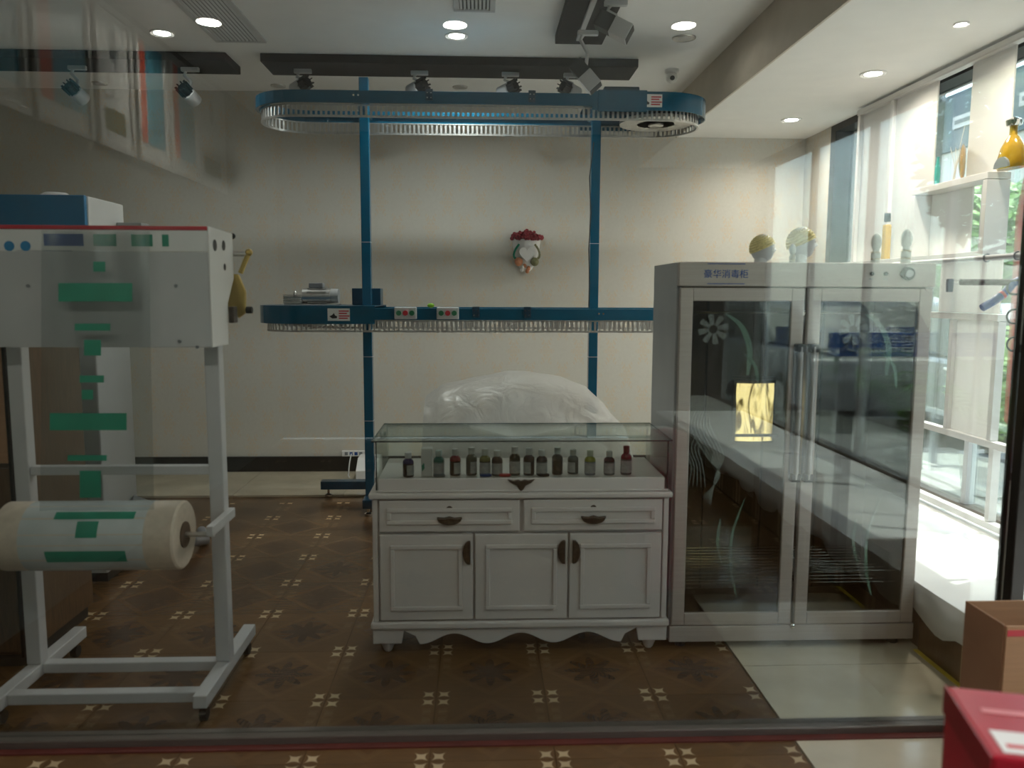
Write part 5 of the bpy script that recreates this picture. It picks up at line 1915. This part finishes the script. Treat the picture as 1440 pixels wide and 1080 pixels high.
# red banner by the kerb
bp_ = at(1423, 500, X=3.6)
rbn = thing('red_banner', 'tall red feather banner on a pole outside the window', 'banner', (3.6, bp_.y - .1, -.06))
obj('pole', MB().cyl((3.6, bp_.y - .12, -.06), (3.6, bp_.y - .12, 2.6), .012, 8), M['powder'], rbn)
obj('cloth', MB().prism([(bp_.y - .10, .55), (bp_.y + .03, .62), (bp_.y + .06, 2.0), (bp_.y - .02, 2.4), (bp_.y - .10, 2.55)], 'x', 3.597, 3.603), M['redf'], rbn)
obj('base', MB().lathe([(.2, 0), (.2, .03), (.03, .05)], (3.6, bp_.y - .12, -.0595), 20), M['dryer'], rbn)

# street things mirrored in the cabinet doors
s0, s1 = at(1150, 488, Y=8.2), at(1292, 460, Y=8.2)
ys = 2 * (fyf + .014) - 8.2
sg = thing('blue_sign_board', 'blue street sign board with pale lettering, mirrored in the cabinet door', 'sign', ((s0.x + s1.x) / 2, ys, -.06))
sx0, sx1 = s0.x - .45, s1.x
obj('board', box((sx0, ys - .03, s0.z), (sx1, ys, s1.z)), mat('blue_sign', (.02, .10, .34), .5, var=.05), sg, bevel=.004)
for x in (sx0 + .1, sx1 - .1):
    obj('leg', MB().cyl((x, ys - .05, -.059), (x, ys - .05, s1.z), .02, 8), M['powder'], sg)
TB = Matrix.Translation(((sx0 + sx1) / 2 - .02, ys + .001, (s0.z + s1.z) / 2)) @ Matrix.Rotation(PI, 4, 'Z') @ Matrix.Rotation(PI / 2, 4, 'X')
obj('lettering', text_mb('国林丽 智能洗衣', .175, TB), M['paperw'], sg)
lr = MB().lathe([(.045, 0), (.06, 0), (.06, .002), (.045, .002), (.045, 0)], (0, 0, 0), 24).xf(Matrix.Translation((sx1 - .10, ys + .001, (s0.z + s1.z) / 2)) @ Matrix.Rotation(-PI / 2, 4, 'X'))
obj('round_mark', lr, M['paperw'], sg)
car(3.6, -7.5, 'pale car on the pavement, mirrored in the cabinet door', M['greyside'], 4.0)


def palm(x, y, label, seed):
    rnd = random.Random(seed)
    t_ = thing('potted_palm', label, 'plant', (x, y, -.06))
    obj('pot', MB().lathe([(.15, 0), (.2, .03), (.24, .38), (.26, .40), (.22, .40)], (x, y, -.0595), 20), M['dryer'], t_, smooth=True)
    for k in range(14):
        a = rnd.uniform(0, 2 * PI)
        L_ = rnd.uniform(.8, 1.25)
        pts_ = [Vector((x + math.cos(a) * L_ * f * .75, y + math.sin(a) * L_ * f * .75, .3 + L_ * (1.35 * f - .75 * f * f))) for f in (0, .25, .5, .75, 1)]
        mb = MB().tube(pts_, [.009, .007, .006, .004, .002], 5)
        for q_ in range(4):
            for s_ in range(5):
                f = s_ / 5
                b_ = pts_[q_].lerp(pts_[q_ + 1], f)
                dr_ = (pts_[q_ + 1] - pts_[q_]).normalized()
                sd_ = dr_.cross(Vector((0, 0, 1))).normalized()
                for sg_ in (-1, 1):
                    e_ = b_ + sd_ * sg_ * .22 + dr_ * .16 - Vector((0, 0, .06))
                    mb.add([b_ - dr_ * .012, b_ + dr_ * .012, e_], [(0, 1, 2)])
        obj('frond', mb, M['leaf'], t_)


palm(3.35, .55, 'potted palm outside the window, mirrored in the cabinet door', 5)
# ------------------------------------------------------------------ daylight portal for the window openings
pd_ = bpy.data.lights.new('window_portal', 'AREA')
pd_.shape = 'RECTANGLE'
pd_.size, pd_.size_y = 9.1, 2.4
pd_.cycles.is_portal = True
po = bpy.data.objects.new('window_portal', pd_)
C.objects.link(po)
po.location = (XR + .16, 1.5, 1.5)
po.rotation_euler = Vector((-1, 0, 0)).to_track_quat('-Z', 'Y').to_euler()
